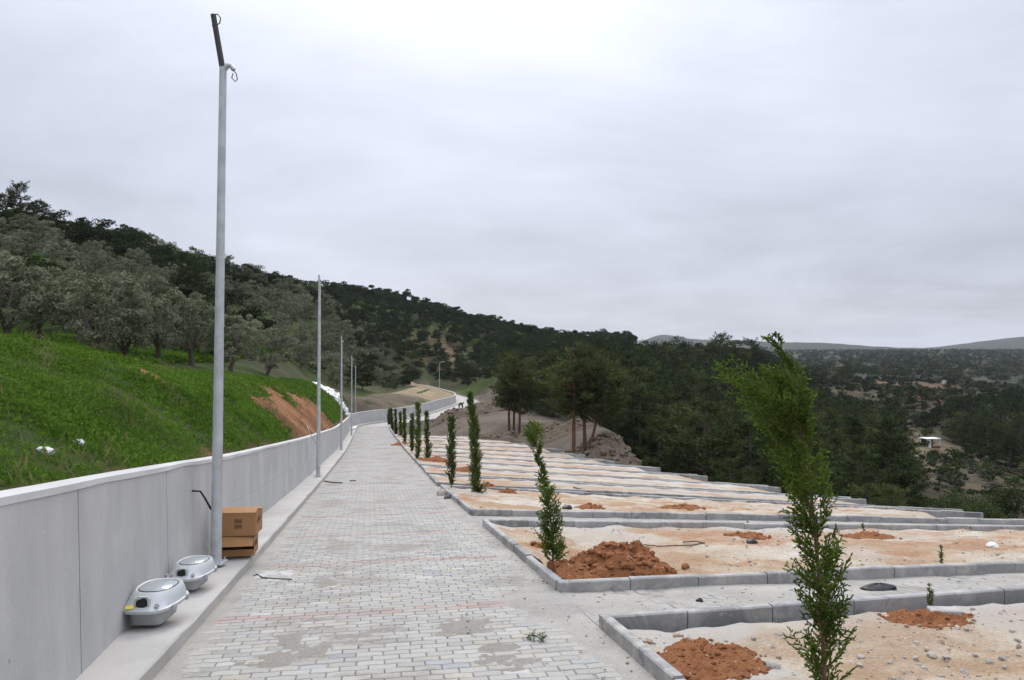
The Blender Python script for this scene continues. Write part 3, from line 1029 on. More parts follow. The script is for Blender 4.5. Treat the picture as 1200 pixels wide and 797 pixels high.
# sand drifted over the pavers along the right kerbs and against the slab
def drift(side, s0, s1, wmax, amt, seed):
    s = np.arange(s0, s1, .06); q = np.linspace(0, 1, 26)
    SS, Q = np.meshgrid(s, q, indexing='ij')
    yy = np.interp(SS, S, CY)
    wid = wmax(yy)
    T = side * (hw(SS) + .002 - Q * wid)
    p = at(SS, T)
    n = fbm(p[..., 0] / .5, p[..., 1] / .5, seed, 5)
    h = amt * (1 - Q ** .8 - (1 - n) * .85) + (fbm(p[..., 0] / .06, p[..., 1] / .06, seed + 7, 3) - .5) * .006
    z = p[..., 2] + np.maximum(h, -.02)
    i, j = np.meshgrid(np.arange(len(s) - 1), np.arange(len(q) - 1), indexing='ij'); m = len(q)
    fq = np.stack([i * m + j, (i + 1) * m + j, (i + 1) * m + j + 1, i * m + j + 1], -1).reshape(-1, 4)
    if side > 0: fq = fq[:, ::-1]
    kind(mesh_np('sand_drift', np.stack([p[..., 0].ravel(), p[..., 1].ravel(), z.ravel()], 1), [fq], M['dust'], smooth=True), 'stuff')


drift(1, 2, float(sY(40)), lambda y: np.interp(y, [0, 5, 6.2, 7.6, 9, 12, 14, 20, 40], [.30, .40, .75, .8, .35, .35, .5, .3, .25]), .03, 150)
drift(-1, 2, float(sY(30)), lambda y: np.interp(y, [0, 5, 9, 30], [.25, .28, .3, .25]), .022, 160)

# ------------------------------------------------------------------ dropping things on the ground
deps = bpy.context.evaluated_depsgraph_get()
def bvh_of(objs):
    V = []; Fc = []; n = 0
    for o in objs:
        mw = o.matrix_basis
        me = o.data
        v = np.empty(len(me.vertices) * 3, np.float32); me.vertices.foreach_get('co', v)
        V.append(v.reshape(-1, 3))
        for p in me.polygons:
            Fc.append([q + n for q in p.vertices])
        n += len(me.vertices)
    return BVHTree.FromPolygons([tuple(map(float, q)) for q in np.concatenate(V)], Fc)


cross_objs = [o for o in COL.objects if o.name.startswith(('cross_path', 'path_bed'))]
near_objs = [ground, bank, slab] + plot_objs + cross_objs
bvh = bvh_of(near_objs)


def drop(x, y):
    h = bvh.ray_cast(Vector((float(x), float(y), 200)), Vector((0, 0, -1)))
    return np.array(h[0]) if h[0] is not None else np.array([x, y, 0])


def hit(u, v):
    """the ground point that shows at a place in the photograph"""
    d = ray(u, v)
    h = bvh.ray_cast(Vector((0, 0, CAMZ)), Vector(d).normalized())
    return np.array(h[0]) if h[0] is not None else P(u, v, 50)


def pix(p):
    p = np.asarray(p, float)
    a = p - np.array([0, 0, CAMZ])
    f = a[1] * math.cos(PITCH) + a[2] * math.sin(PITCH); up = -a[1] * math.sin(PITCH) + a[2] * math.cos(PITCH)
    return 600 + F * a[0] / f, 398.5 - F * up / f


# ------------------------------------------------------------------ leaves
def leaves(C, dirs, L, Wd, rng, flat=None):
    """diamond leaves: centres C, directions dirs"""
    n = len(C)
    dirs = dirs / (np.linalg.norm(dirs, axis=1)[:, None] + 1e-9)
    r = rng.normal(size=(n, 3)) if flat is None else flat
    sd = np.cross(dirs, r); sd /= np.linalg.norm(sd, axis=1)[:, None] + 1e-9
    L = np.broadcast_to(L, (n,))[:, None]; Wd = np.broadcast_to(Wd, (n,))[:, None]
    a = C - dirs * L / 2; b = C + dirs * L / 2
    m1 = C - dirs * L * .05 + sd * Wd / 2; m2 = C - dirs * L * .05 - sd * Wd / 2
    V = np.stack([a, m1, b, m2], 1).reshape(-1, 3)
    return V, np.arange(n * 4).reshape(-1, 4)


def shell(cc, rad, per, rng, stretch=(1, 1, 1)):
    """leaves on the outside of leaf clumps: points, directions lying in the surface, outward normals"""
    n = len(cc) * per
    o = rand_dirs(n, rng); o[:, 2] = np.where(o[:, 2] < -.35, -o[:, 2], o[:, 2])
    r = np.repeat(rad, per) * rng.uniform(.72, 1.12, n)
    C = np.repeat(cc, per, 0) + o * r[:, None] * np.array(stretch)
    d = np.cross(o, rand_dirs(n, rng)) + o * rng.uniform(-.1, .6, n)[:, None]
    return C, d, o + rng.normal(0, .45, (n, 3))


def rand_dirs(n, rng):
    d = rng.normal(size=(n, 3)); return d / np.linalg.norm(d, axis=1)[:, None]


def mk_tree(name, label, cat, trunkmb, tmat, V, Fq, cmat, group):
    t = thing(name, label, cat, (0, 0, 0), 0, group)
    auto_smooth(trunkmb.build('trunk', tmat, t), 60)
    mesh_np('crown', V, [Fq], cmat, parent=t)
    return t


def olive(seed, h=3.4, r=1.75, nclump=72, per=95, leaf=(.16, .06)):
    rng = np.random.default_rng(seed)
    mb = MB()
    th = .55 + rng.random() * .35
    lean = rng.normal(0, .12, 2)
    tp = np.array([[0, 0, -.15], [lean[0] * .3 + .05, lean[1] * .3, th * .35], [lean[0], lean[1], th]])
    mb.tube(tp, [.20, .14, .13], 9)
    ends = []
    nl = rng.integers(4, 6)
    for k in range(nl):
        a = k * 2 * PI / nl + rng.normal(0, .35); rr = r * rng.uniform(.35, .65); hh = th + (h - th) * rng.uniform(.45, .75)
        e = np.array([tp[-1][0] + rr * math.cos(a), tp[-1][1] + rr * math.sin(a), hh])
        mid = tp[-1] * .5 + e * .5 + np.array([rng.normal(0, .12), rng.normal(0, .12), -.05])
        mb.tube(np.array([tp[-1] - [0, 0, .1], mid, e]), [.10, .06, .03], 6)
        for q in range(4):
            b = mid * .4 + e * .6; a2 = a + rng.normal(0, .9)
            e2 = b + np.array([math.cos(a2), math.sin(a2), rng.uniform(.1, .9)]) * rng.uniform(.4, .9)
            mb.tube(np.array([b, (b + e2) / 2 + rng.normal(0, .05, 3), e2]), [.03, .02, .008], 4)
    # clumps over an uneven ellipsoid
    cc = []
    while len(cc) < nclump:
        d = rand_dirs(1, rng)[0]; rad = rng.uniform(.35, 1.0) ** .5
        p = np.array([d[0] * r * rad, d[1] * r * rad, th + (h - th) * .48 + d[2] * (h - th) * .55 * rad])
        if fbm(np.array([d[0] * 1.6 + seed]), np.array([d[1] * 1.6 + d[2]]), seed, 2)[0] < .36: continue
        if p[2] < th * .75: continue
        cc.append(p + [lean[0], lean[1], 0])
    cc = np.array(cc)
    C, d, o = shell(cc, rng.uniform(.20, .42, len(cc)), per, rng, (1, 1, .85))
    return mb, leaves(C, d, rng.uniform(leaf[0] * .7, leaf[0] * 1.35, len(C)), leaf[1], rng, o)


def pine(seed, H=8, bare=.05, rmax=2.2, shape='cone', whorls=17, per=7, tuft=13, fork=False, pexp=.8, lenN=.34):
    rng = np.random.default_rng(seed)
    mb = MB()
    bend = rng.normal(0, .25, 2)
    zz = np.linspace(-.2, H * .97, 9)
    tp = np.stack([bend[0] * np.sin(zz / H * 3) * .6, bend[1] * np.sin(zz / H * 2.5) * .6, zz], 1)
    mb.tube(tp, np.interp(zz, [0, H], [.028 * H * .7, .02]), 8)
    trunks = [tp]
    if fork:
        t2 = np.stack([.15 + .55 * np.sin(np.linspace(0, 2.4, 8)) + np.linspace(0, .5, 8), np.linspace(0, .4, 8), np.linspace(-.1, H * .82, 8)], 1)
        mb.tube(t2, np.linspace(.12, .02, 8), 7); trunks.append(t2)
    cc = []; cd = []
    for tr in trunks:
        hh = tr[-1, 2]
        for k in range(whorls):
            f = (k + rng.uniform(-.3, .3)) / whorls
            z = hh * (bare + (1 - bare) * f)
            if shape == 'cone': rad = rmax * (1 - f) ** pexp * (.35 + .65 * min(1, f * 5 + .25)) + .15
            else: rad = rmax * math.sin(min(1, .22 + f * .85) * PI) ** .7 + .2
            nb = per - (2 if f > .8 else 0)
            for b in range(nb):
                if rng.random() < .12: continue
                a = rng.uniform(0, 2 * PI); L = rad * rng.uniform(.55, 1.15)
                o = np.array([np.interp(z, tr[:, 2], tr[:, 0]), np.interp(z, tr[:, 2], tr[:, 1]), z])
                rise = rng.uniform(.05, .5) if f < .7 else rng.uniform(.4, 1.1)
                e = o + np.array([math.cos(a) * L, math.sin(a) * L, L * rise])
                mid = (o + e) / 2 + np.array([0, 0, -.08 * L])
                if L > .5: mb.tube(np.array([o, mid, e]), [.012 + .02 * L / rmax, .016, .006], 4, cap=False)
                npos = max(2, int(L * 3.2))
                for q in range(npos):
                    g = .35 + .65 * (q + .5) / npos
                    p = o * (1 - g) + e * g + np.array([0, 0, -.16 * L * g * (1 - g)]) + rng.normal(0, .12, 3) * [1, 1, .6]
                    cc.append(p); cd.append((e - o) / (np.linalg.norm(e - o) + 1e-6))
    cc = np.array(cc); cd = np.array(cd)
    n = len(cc)
    C = np.repeat(cc, tuft, 0) + rng.normal(0, .15, (n * tuft, 3)) * [1, 1, .6]
    dirs = np.repeat(cd, tuft, 0) * .9 + rand_dirs(n * tuft, rng) * .9 + [0, 0, .35]
    return mb, leaves(C, dirs, rng.uniform(lenN * .7, lenN * 1.2, len(C)), rng.uniform(.06, .12, len(C)), rng)


def shrub(seed, h=1.6, r=1.0, n=2600, leaf=(.13, .06)):
    rng = np.random.default_rng(seed)
    mb = MB()
    for k in range(6):
        a = rng.uniform(0, 6.28)
        mb.tube(np.array([[0, 0, -.1], [.2 * r * math.cos(a), .2 * r * math.sin(a), h * .4], [.6 * r * math.cos(a), .6 * r * math.sin(a), h * .8]]), [.035, .02, .006], 5)
    cl_ = rand_dirs(34, rng) * np.array([r, r, h * .5]) * rng.uniform(.45, 1, (34, 1)) + [0, 0, h * .52]
    C = cl_[rng.integers(0, 34, n)] + rng.normal(0, .2, (n, 3)) * min(r, h)
    C = C[C[:, 2] > .02]
    return mb, leaves(C, rand_dirs(len(C), rng) + [0, 0, .4], rng.uniform(leaf[0] * .7, leaf[0] * 1.3, len(C)), leaf[1], rng)


# ------------------------------------------------------------------ olives on the left
OL = []
for k in range(5):
    mb, (V, Fq) = olive(100 + k, 3.5 + .2 * k, 1.9 + .1 * (k % 3))
    OL.append((mb, V, Fq))
oproto = []
olab = 'grey green olive tree among many on the hillside grove'
row = [  # u base, v base, depth, height, label of the nearest trees
    (5, 405, 27, 3.4, 'olive tree cut by the left edge of the frame, behind the bank'),
    (50, 408, 30, 3.3, 'olive tree with dark trunk just left of the pruned one'),
    (126, 428, 27.5, 3.0, 'pruned olive tree with a thick dark trunk and cut limbs'),
    (92, 402, 36, 3.4, 'olive tree half hidden behind the pruned one'),
    (184, 418, 33, 3.2, 'silvery olive tree in the middle of the front row'),
    (225, 424, 36, 3.1, 'olive tree in the front row hidden partly by the tall lamp post'),
    (270, 428, 41, 3.0, 'olive tree just right of the tall lamp post'),
    (312, 430, 47, 3.0, 'olive tree at the end of the front row above the orange cut'),
    (150, 424, 28.5, 2.4, 'small twiggy half bare olive tree with bent pale stems')]
for k, (u, v, Y, h, lab) in enumerate(row):
    mb, V, Fq = OL[k % 5]
    if k < 5:
        t = mk_tree('olive_tree', lab, 'olive tree', mb, M['bark'], V, Fq, M['olive'], 'front row of olive trees above the bank')
        oproto.append(t)
    else:
        t = copy_thing(oproto[k % 5], (0, 0, 0), 0, (1, 1, 1), lab)
    p = P(u, v, Y); g = drop(p[0], p[1])
    t.location = g; sc = h / 3.7
    t.scale = (sc, sc, sc); t.rotation_euler = (0, 0, k * 1.7)

# hillside: individual trees near, one mass further up
cand = []
rng = np.random.default_rng(77)
for q in range(9000):
    Y = math.exp(rng.uniform(math.log(36), math.log(235))) if q < 7000 else rng.uniform(90, 240)
    u = rng.uniform(-60, 720)
    X = (u - 600) / F * Y
    cand.append((X, Y, u))
for q in range(9000):
    Y = rng.uniform(112, 250); u = rng.uniform(360, 740)
    cand.append(((u - 600) / F * Y, Y, u))
cand = np.array(cand)
z_, st_, lt_ = ground_z(cand[:, 0], cand[:, 1])
ok = (lt_ < -8.5) | ((st_ > SB + 30) & (np.abs(lt_) > 9)) | ((cand[:, 1] > 120) & (np.abs(lt_) > 7.5))
ok &= ~((cand[:, 2] > 395) & (cand[:, 1] < 118) & (lt_ > -14))
vg = 410 - F * (z_ - CAMZ) / cand[:, 1]
pts = []
grid = {}
def near(x, y, d):
    gx_, gy_ = int(x // 6), int(y // 6)
    for a in (-1, 0, 1):
        for b in (-1, 0, 1):
            for (px, py) in grid.get((gx_ + a, gy_ + b), ()):
                if (px - x) ** 2 + (py - y) ** 2 < d * d: return True
    return False
for (u, v, Y, h, lab) in row:
    p = P(u, v, Y); grid.setdefault((int(p[0] // 6), int(p[1] // 6)), []).append((p[0], p[1]))
clear = fbm(cand[:, 0] / 14, cand[:, 1] / 14, 301)
for k in np.nonzero(ok)[0]:
    X, Y, u = cand[k]
    if clear[k] < .33 + (.05 if Y < 70 else -.08 if Y > 110 else 0): continue
    dmin = 3.3 if Y < 90 else 2.8
    if near(X, Y, dmin): continue
    grid.setdefault((int(X // 6), int(Y // 6)), []).append((X, Y))
    pts.append((X, Y, z_[k], u, Y))
pts = np.array(pts)
pts = pts[np.argsort(pts[:, 1])]
# upper slope and right shoulder are darker woodland
dark = (fbm(pts[:, 0] / 25, pts[:, 1] / 25, 310) + np.clip((pts[:, 3] - 330) / 500, 0, .35) * 1.1 + np.clip((pts[:, 1] - 120) / 300, 0, .25)) > .66
NIND = 288
print('hill trees', len(pts), 'dark', dark.sum())
ind = [k for k in range(len(pts)) if not dark[k]][:NIND]
for k in ind:
    X, Y, z, u, _ = pts[k]
    s_ = rng.uniform(.58, .86)
    g = drop(X, Y)
    r_ = copy_thing(oproto[int(rng.integers(0, 5))], g, rng.uniform(0, 6.28), (s_, s_, s_ * rng.uniform(.85, 1.1)), olab, 'olive trees covering the hillside')
rest = [k for k in range(len(pts)) if k not in set(ind)]


def wood_mesh(name, items, seed, leaf_px=1.6):
    """one mass of far crowns; items: x,y,z,h,r,color,nleaf"""
    rng = np.random.default_rng(seed)
    Vs = []; Cs = []; n = 0
    for (x, y, z, h, r, c, nl) in items:
        ncl = 9
        cl_ = rand_dirs(ncl, rng) * np.array([r, r, h * .42]) * rng.uniform(.3, .95, (ncl, 1)) + np.array([0, 0, h * .55])
        per = max(4, nl // ncl); nl = per * ncl
        C, d, o = shell(cl_, rng.uniform(.32, .55, ncl), per, rng, (r, r, h * .34))
        C[:, 2] = np.maximum(C[:, 2], .05)
        D = math.hypot(x, y)
        L = max(.28, D / F * leaf_px) * rng.uniform(.7, 1.3, nl)
        V, _ = leaves(C + [x, y, z], d, L, L * .6, rng, o)
        Vs.append(V); Cs.append(np.repeat((np.array(c)[None] * rng.uniform(.75, 1.25, (nl, 1))), 4, 0)); n += nl
    V = np.concatenate(Vs)
    return kind(mesh_np(name, V, [np.arange(n * 4).reshape(-1, 4)], M['wood'], col=np.concatenate(Cs)), 'stuff')


cO = (.105, .115, .068); cD = (.030, .043, .018); cG = (.07, .11, .03)
items = []
for k in rest:
    X, Y, z, u, _ = pts[k]
    c = cD if dark[k] else cO
    if rng.random() < .06: c = cG
    h = rng.uniform(2.2, 3.9) * (1.1 if dark[k] else .9)
    items.append((X, Y, z - .2, h, h * rng.uniform(.42, .58), np.array(c) * rng.uniform(.8, 1.2), 900 if Y < 140 else 650))
wood = wood_mesh('hillside_woods', items, 5)
wood['label'] = 'dense mass of olive and scrub crowns covering the upper hillside'
# low scrub between the trees
items = []
for q in range(2600):
    Y = math.exp(rng.uniform(math.log(42), math.log(240))); u = rng.uniform(-60, 760)
    X = (u - 600) / F * Y
    items.append((X, Y))
it = np.array(items); z_, st_, lt_ = ground_z(it[:, 0], it[:, 1])
nn = fbm(it[:, 0] / 10, it[:, 1] / 10, 411)
sel = ((lt_ < -9) | ((it[:, 1] > 122) & (np.abs(lt_) > 9))) & (nn > .42)
items = []
for (X, Y), z in zip(it[sel], z_[sel]):
    h = rng.uniform(.6, 1.8)
    c = np.array(cO if rng.random() < .4 else cD if rng.random() < .6 else cG) * rng.uniform(.8, 1.2)
    items.append((X, Y, z - .1, h, h * .8, c, 90))
w2 = wood_mesh('hillside_scrub', items, 6, 1.3); w2['label'] = 'low scrub and bushes growing between the hillside trees'

# ------------------------------------------------------------------ pines
pa, pb, pc = pine(1, 8, .04, 2.3), pine(2, 8, .06, 2.0, whorls=19, pexp=.7), pine(3, 7.5, .10, 2.6, 'round', whorls=13)
pd = pine(4, 8, .36, 2.0, 'round', whorls=10, per=7); pe = pine(5, 7.6, .40, 2.1, 'round', whorls=9, per=7, fork=True); pf = pine(6, 8.5, .12, 3.2, 'round', whorls=13, per=9)
RAV = 'pines filling the ravine beyond the plots'
PL = []
plab = 'dark bushy pine tree among many filling the ravine'
for (mb, (V, Fq)) in (pa, pb, pc):
    PL.append(mk_tree('pine_tree', plab, 'pine tree', mb, M['bark'], V, Fq, M['pine'], RAV))
PLABS = [plab] * 3
for q in (7, 8):
    mb, (V, Fq) = pine(q, 7.5, .05, 2.7, 'round', whorls=12, per=8, tuft=15)
    PLABS.append('mid green round crowned pine among many filling the ravine')
    PL.append(mk_tree('pine_tree', PLABS[-1], 'pine tree', mb, M['bark'], V, Fq, M['pine2'], RAV))
T_tall = mk_tree('pine_tree', '', 'pine tree', pd[0], M['pinebark'], *pd[1], M['pine2'], None)
T_fork = mk_tree('pine_tree', '', 'pine tree', pe[0], M['pinebark'], *pe[1], M['pine2'], None)
T_big = mk_tree('pine_tree', '', 'pine tree', pf[0], M['pinebark'], *pf[1], M['pine'], None)
placed = {id(o): False for o in PL + [T_tall, T_fork, T_big]}


def place(proto, u, v, Y, h, base_h, lab=None, rz=0, wide=1.0, group=None):
    p = P(u, v, Y); g = drop(p[0], p[1])
    return place_at(proto, g, h, base_h, lab, rz, wide, group)


def place_at(proto, g, h, base_h, lab=None, rz=0, wide=1.0, group=None):
    s_ = h / base_h
    if not placed[id(proto)]:
        placed[id(proto)] = True; t = proto
        t.location = [float(c) for c in g]; t.rotation_euler = (0, 0, rz); t.scale = (s_ * wide, s_ * wide, s_)
        if lab: t['label'] = lab
        if group: t['group'] = group
    else:
        t = copy_thing(proto, g, rz, (s_ * wide, s_ * wide, s_), lab, group)
    return t


G1 = 'pines standing on the dirt beyond the plots'
place(T_tall, 597, 503, 62, 7.0, 8, 'slim pine with a bare stem, leftmost of the clump on the dirt', .3, .85, G1)
place(T_fork, 608, 506, 61, 6.4, 7.6, 'pine with leaning double stem in the left clump on the dirt', 1.2, .9, G1)
place(T_tall, 602, 505, 63, 6.6, 8, 'slim middle pine of the left clump on the dirt', 2.2, .8, G1)
place(T_tall, 672, 526, 47, 7.3, 8, 'tall straight red stemmed pine at the corner of the plots', 4, .95, G1)
place(T_fork, 686, 527, 47.5, 6.7, 7.6, 'pine with a forked crooked red stem at the corner of the plots', 0, 1.0, G1)
SK = 'pines standing out on the skyline'
place(T_big, 22, 266, 92, 6.4, 8.5, 'large black pine on the crest at the top of the left hill', .5, .95, SK)
place(T_big, -25, 266, 90, 6.2, 8.5, 'broad dark pine beside the large one, cut by the frame edge', 1.5, 1.0, SK)
place(T_big, 48, 270, 94, 4.6, 8.5, 'smaller dark pine right of the large one on the hill crest', 2.5, 1, SK)
place(T_big, 222, 355, 74, 5.0, 8.5, 'wide dark pine standing alone among olives left of the tall lamp post', 2, 1.15, SK)
place(T_big, 268, 323, 155, 5.4, 8.5, 'small round pine on the skyline just right of the tall lamp post', 1, .9, SK)
place(T_big, 465, 357, 225, 5.0, 8.5, 'lone round tree crown sticking out of the wooded ridge', 0, .9, SK)
place(T_big, 845, 428, 165, 9.0, 8.5, 'leftmost of two broad pines crowding the skyline over the ravine', .7, 1.15, SK)
place(T_big, 880, 426, 170, 8.6, 8.5, 'rightmost of two broad pines crowding the skyline over the ravine', 3.1, 1.15, SK)
place(T_big, 992, 441, 225, 7.5, 8.5, 'lone rounded pine at the edge of the far red field', 2.2, .85, SK)
place(T_big, 425, 441, 92, 4.6, 8.5, 'dark bushy tree above the brown bank near the far lamp posts', 2.2, 1.1, SK)

for k, (u, v, Y, h, lab) in enumerate([(752, 428, 140, 6.3, 'dark dense pine crown left of the gap before the far hill'), (783, 428, 146, 6.9, 'dense pine crown standing under the far blue hill'),
                                 (812, 430, 152, 6.6, 'dense rounded pine between the far hill and the two broad skyline pines'), (862, 428, 168, 8.0, 'dense pine filling the space between the two broad skyline pines'),
                                 (897, 430, 172, 6.6, 'dense dark pine at the right shoulder of the broad skyline pines')]):
    place(PL[3 if k % 2 else 4], u, v, Y, h, 7.6, lab, k * 1.3, 1.25, SK)
# ravine
cand = []
rng = np.random.default_rng(99)
for q in range(7000):
    Y = math.exp(rng.uniform(math.log(30), math.log(185))); u = rng.uniform(560, 1330)
    cand.append(((u - 600) / F * Y, Y, u))
cand = np.array(cand)
z_, st_, lt_ = ground_z(cand[:, 0], cand[:, 1])
vlim_u = [560, 640, 700, 740, 800, 830, 905, 930, 960, 1020, 1060, 1085, 1120, 1200, 1330]
vlim_v = [420, 402, 396, 398, 392, 400, 408, 426, 448, 468, 478, 480, 462, 452, 450]
grid = {}
rav = []
Tk = ([14, 15, 20, 60, 66, 80, 110], [29, 14, 19, 13, 15, 13, 12])
for k in range(len(cand)):
    X, Y, u = cand[k]
    if lt_[k] < 0 and Y < 118: continue
    if Y < 125 and lt_[k] < np.interp(Y, *Tk): continue
    if Y > 118 and (u < 640 or abs(lt_[k]) < 12): continue
    if u < 700 and Y < 70: continue
    if 680 < u < 812 and Y < 57: continue
    # bare slope round the hut
    hx = P(1110, 548, 100)
    if ((X - hx[0]) / 8.5) ** 2 + ((Y - hx[1]) / 20) ** 2 < 1: continue
    if 1050 < u < 1260 and Y < 125 and 410 - F * (z_[k] - CAMZ) / Y > 514 + (u - 1110) * .60: continue
    if u > 980 and Y < 60 and rng.random() < .6: continue
    zb = z_[k]
    hmax = CAMZ + (410 - np.interp(u, vlim_u, vlim_v)) * Y / F - zb
    h = rng.uniform(5.2, 9.0) if Y > 45 else rng.uniform(2.5, 4.5)
    if h > hmax: h = hmax * rng.uniform(.9, 1.0)
    if h < 2.2: continue
    if near(X, Y, 2.5 if Y < 90 else 3.0): continue
    if math.hypot(X - hx[0] + 2.6, Y - 108) < 5: continue
    # keep the view of the hut open
    if abs(u - 1090) < 26 and Y < 108 and zb + h > CAMZ - (523 - 410) * Y / F: continue
    grid.setdefault((int(X // 6), int(Y // 6)), []).append((X, Y))
    rav.append((Y, X, u, h, zb))
rav.sort()
print('ravine pines', len(rav))
for (Y, X, u, h, zb) in rav[:285]:
    g = drop(X, Y)
    q = int(rng.integers(0, 5))
    place_at(PL[q], g - np.array([0, 0, .1]), h, 8, PLABS[q], rng.uniform(0, 6.28), rng.uniform(.9, 1.3), RAV)
slope_items = []
hx = P(1112, 548, 100)
for q in range(420):
    X = hx[0] + rng.normal(0, 9); Y = hx[1] + rng.normal(0, 16)
    zz, _, ll = ground_z([X], [Y]); v = 410 - F * (zz[0] - CAMZ) / Y; u = 600 + F * X / Y
    if ll[0] < 18 or (abs(u - 1090) < 30 and v > 512 and v < 532): continue
    h = rng.uniform(.3, 1.1)
    slope_items.append((X, Y, zz[0] - .05, h, h * .9, np.array(cG if rng.random() < .5 else cO) * rng.uniform(.6, 1.1), 110))
w4 = wood_mesh('slope_scrub', slope_items, 14, 1.2); w4['label'] = 'low weeds and scrub on the bare slope by the shelter'
items = [(X, Y, zb - .2, h, h * .36, np.array(cD) * rng.uniform(.8, 1.2), 420) for (Y, X, u, h, zb) in rav[285:]]
# woods across the far plateau
for q in range(12000):
    Y = math.exp(rng.uniform(math.log(115), math.log(2300))); u = rng.uniform(700, 1330)
    X = (u - 600) / F * Y
    items.append((X, Y, None))
far = np.array([(a[0], a[1]) for a in items if a[2] is None]); z_, st_, lt_ = ground_z(far[:, 0], far[:, 1])
it0 = [a for a in items if a[2] is not None]
nn = fbm(np.arctan2(far[:, 0], far[:, 1]) * 45, np.log(np.hypot(far[:, 0], far[:, 1])) * 10, 51); n2 = fbm(far[:, 0] / 12, far[:, 1] / 12, 53)
for (X, Y), z, a, b in zip(far, z_, nn, n2):
    u = 600 + F * X / Y
    if Y < 330 and u > 900:
        if b < (.43 if Y > 195 else .50): continue
        h = rng.uniform(.8, 2.6); nl = 130
    elif Y >= 330:
        if a > .58: continue
        h = rng.uniform(3, 6); nl = 72
    else:
        if u > 930 or Y < 190: continue
        h = rng.uniform(3, 5); nl = 200
    v = 410 - F * (z + h - CAMZ) / Y
    lim = np.interp(u, [700, 740, 830, 930, 1330], [398, 404, 404, 409, 408])
    if v < lim: continue
    c = np.array(cD if rng.random() < .7 else cO) * rng.uniform(.8, 1.3)
    it0.append((X, Y, z - .2, h, h * .5, c, nl))
w3 = wood_mesh('distant_woods', it0, 8, 1.5); w3['label'] = 'far woods and hedges spread over the valley plateau'

# green shrubs at the edge below the plots
sh = shrub(1)
SHR = mk_tree('shrub', 'light green bush on the near slope below the right end of the plots', 'bush', sh[0], M['bark'], *sh[1], M['scrub'], 'bushes below the right end of the plots')
first = True
shr_l = [(1152, 606, 40, 2.0, 'round green bush just past the sand edge of the kerbed plots'), (1118, 600, 44, 1.6, 'low green bush left of the round one past the plots'),
         (1180, 590, 62, 1.8, 'small bush at the foot of the bare slope'), (1030, 585, 46, 2.4, 'bright green bush in front of the ravine pines'), (985, 575, 50, 2.2, 'leafy bush half hidden by the leaning cypress sapling')]
for (u, v, Y, h, lab) in shr_l:
    p = P(u, v, Y); g = drop(p[0], p[1])
    if first: t = SHR; first = False
    else: t = copy_thing(SHR, g, 0, (1, 1, 1))
    t['label'] = lab; t.location = g
    top = CAMZ + (410 - (v - h * F / Y)) * Y / F
    hh = max(1.0, min(4.5, P(u, v - 22, Y)[2] - g[2]))
    t.scale = (hh / 1.6 * .9, hh / 1.6 * .9, hh / 1.6); t.rotation_euler = (0, 0, u)

# ------------------------------------------------------------------ grass on the bank (one mass)
def bank_grass():
    rng = np.random.default_rng(21)
    area = (np.linalg.norm(np.cross(BV[bf[:, 1]] - BV[bf[:, 0]], BV[bf[:, 3]] - BV[bf[:, 0]]), axis=1))
    cen = BV[bf].mean(1)
    D = np.linalg.norm(cen - [0, 0, 1.6], axis=1)
    bb = bare_all.ravel()[bf].mean(1); uu_ = uu.ravel()[bf].mean(1)
    dens = np.clip(12000 / D ** 1.45, 4, 560) * (1 - bb) ** 2 * (uu_ < .985) * (D < 85)
    dens *= .35 + 1.2 * sstep(.3, .55, fbm(cen[:, 0] / .6, cen[:, 1] / .6, 400))
    cnt = rng.poisson(np.clip(dens * area, 0, 600))
    idx = np.repeat(np.arange(len(bf)), cnt)
    a, b = rng.random((2, len(idx)))
    f = bf[idx]
    p = (BV[f[:, 0]] * ((1 - a) * (1 - b))[:, None] + BV[f[:, 1]] * (a * (1 - b))[:, None] + BV[f[:, 2]] * (a * b)[:, None] + BV[f[:, 3]] * ((1 - a) * b)[:, None])
    Dp = np.linalg.norm(p, axis=1)
    k = 4
    n = len(p)
    size = np.clip(Dp / 14, .75, 1.9) * (.55 + .9 * fbm(p[:, 0] / .9, p[:, 1] / .9, 402))
    C = np.repeat(p, k, 0) + rng.normal(0, .05, (n * k, 3)) * [1, 1, .2]
    dirs = rng.normal(0, .7, (n * k, 3)) + [0, 0, .75]
    L = np.repeat(size, k) * rng.uniform(.03, .088, n * k)
    C[:, 2] += L * .3 + rng.uniform(0, .03, n * k) * np.repeat(size, k)
    V, Fq = leaves(C, dirs, L, L * rng.uniform(.25, .5, n * k), rng)
    print('grass leaves', n * k)
    return kind(mesh_np('grass', V, [Fq], M['grass']), 'stuff')


gr = bank_grass(); gr['label'] = 'lush green grass and weeds covering the bank behind the wall'


def hill_grass():
    rng = np.random.default_rng(22)
    n = 60000
    Y = np.exp(rng.uniform(math.log(13), math.log(75), n)); u = rng.uniform(-40, 440, n); X = (u - 600) / F * Y
    z, st, lt = ground_z(X, Y)
    nn = fbm(X / 3, Y / 3, 403)
    ok = (lt < -9) & (nn > .38)
    p = np.stack([X, Y, z], 1)[ok]
    D = np.linalg.norm(p, axis=1)
    k = 3; n = len(p)
    L = np.repeat(np.clip(D / 120, .13, .5), k) * rng.uniform(.6, 1.4, n * k)
    C = np.repeat(p, k, 0) + rng.normal(0, .12, (n * k, 3)) * [1, 1, .1]; C[:, 2] += L * .35
    V, Fq = leaves(C, rng.normal(0, .6, (n * k, 3)) + [0, 0, .7], L, L * .4, rng)
    o = kind(mesh_np('grass', V, [Fq], M['grass']), 'stuff'); o['label'] = 'grass on the olive terrace under the trees'


hill_grass()


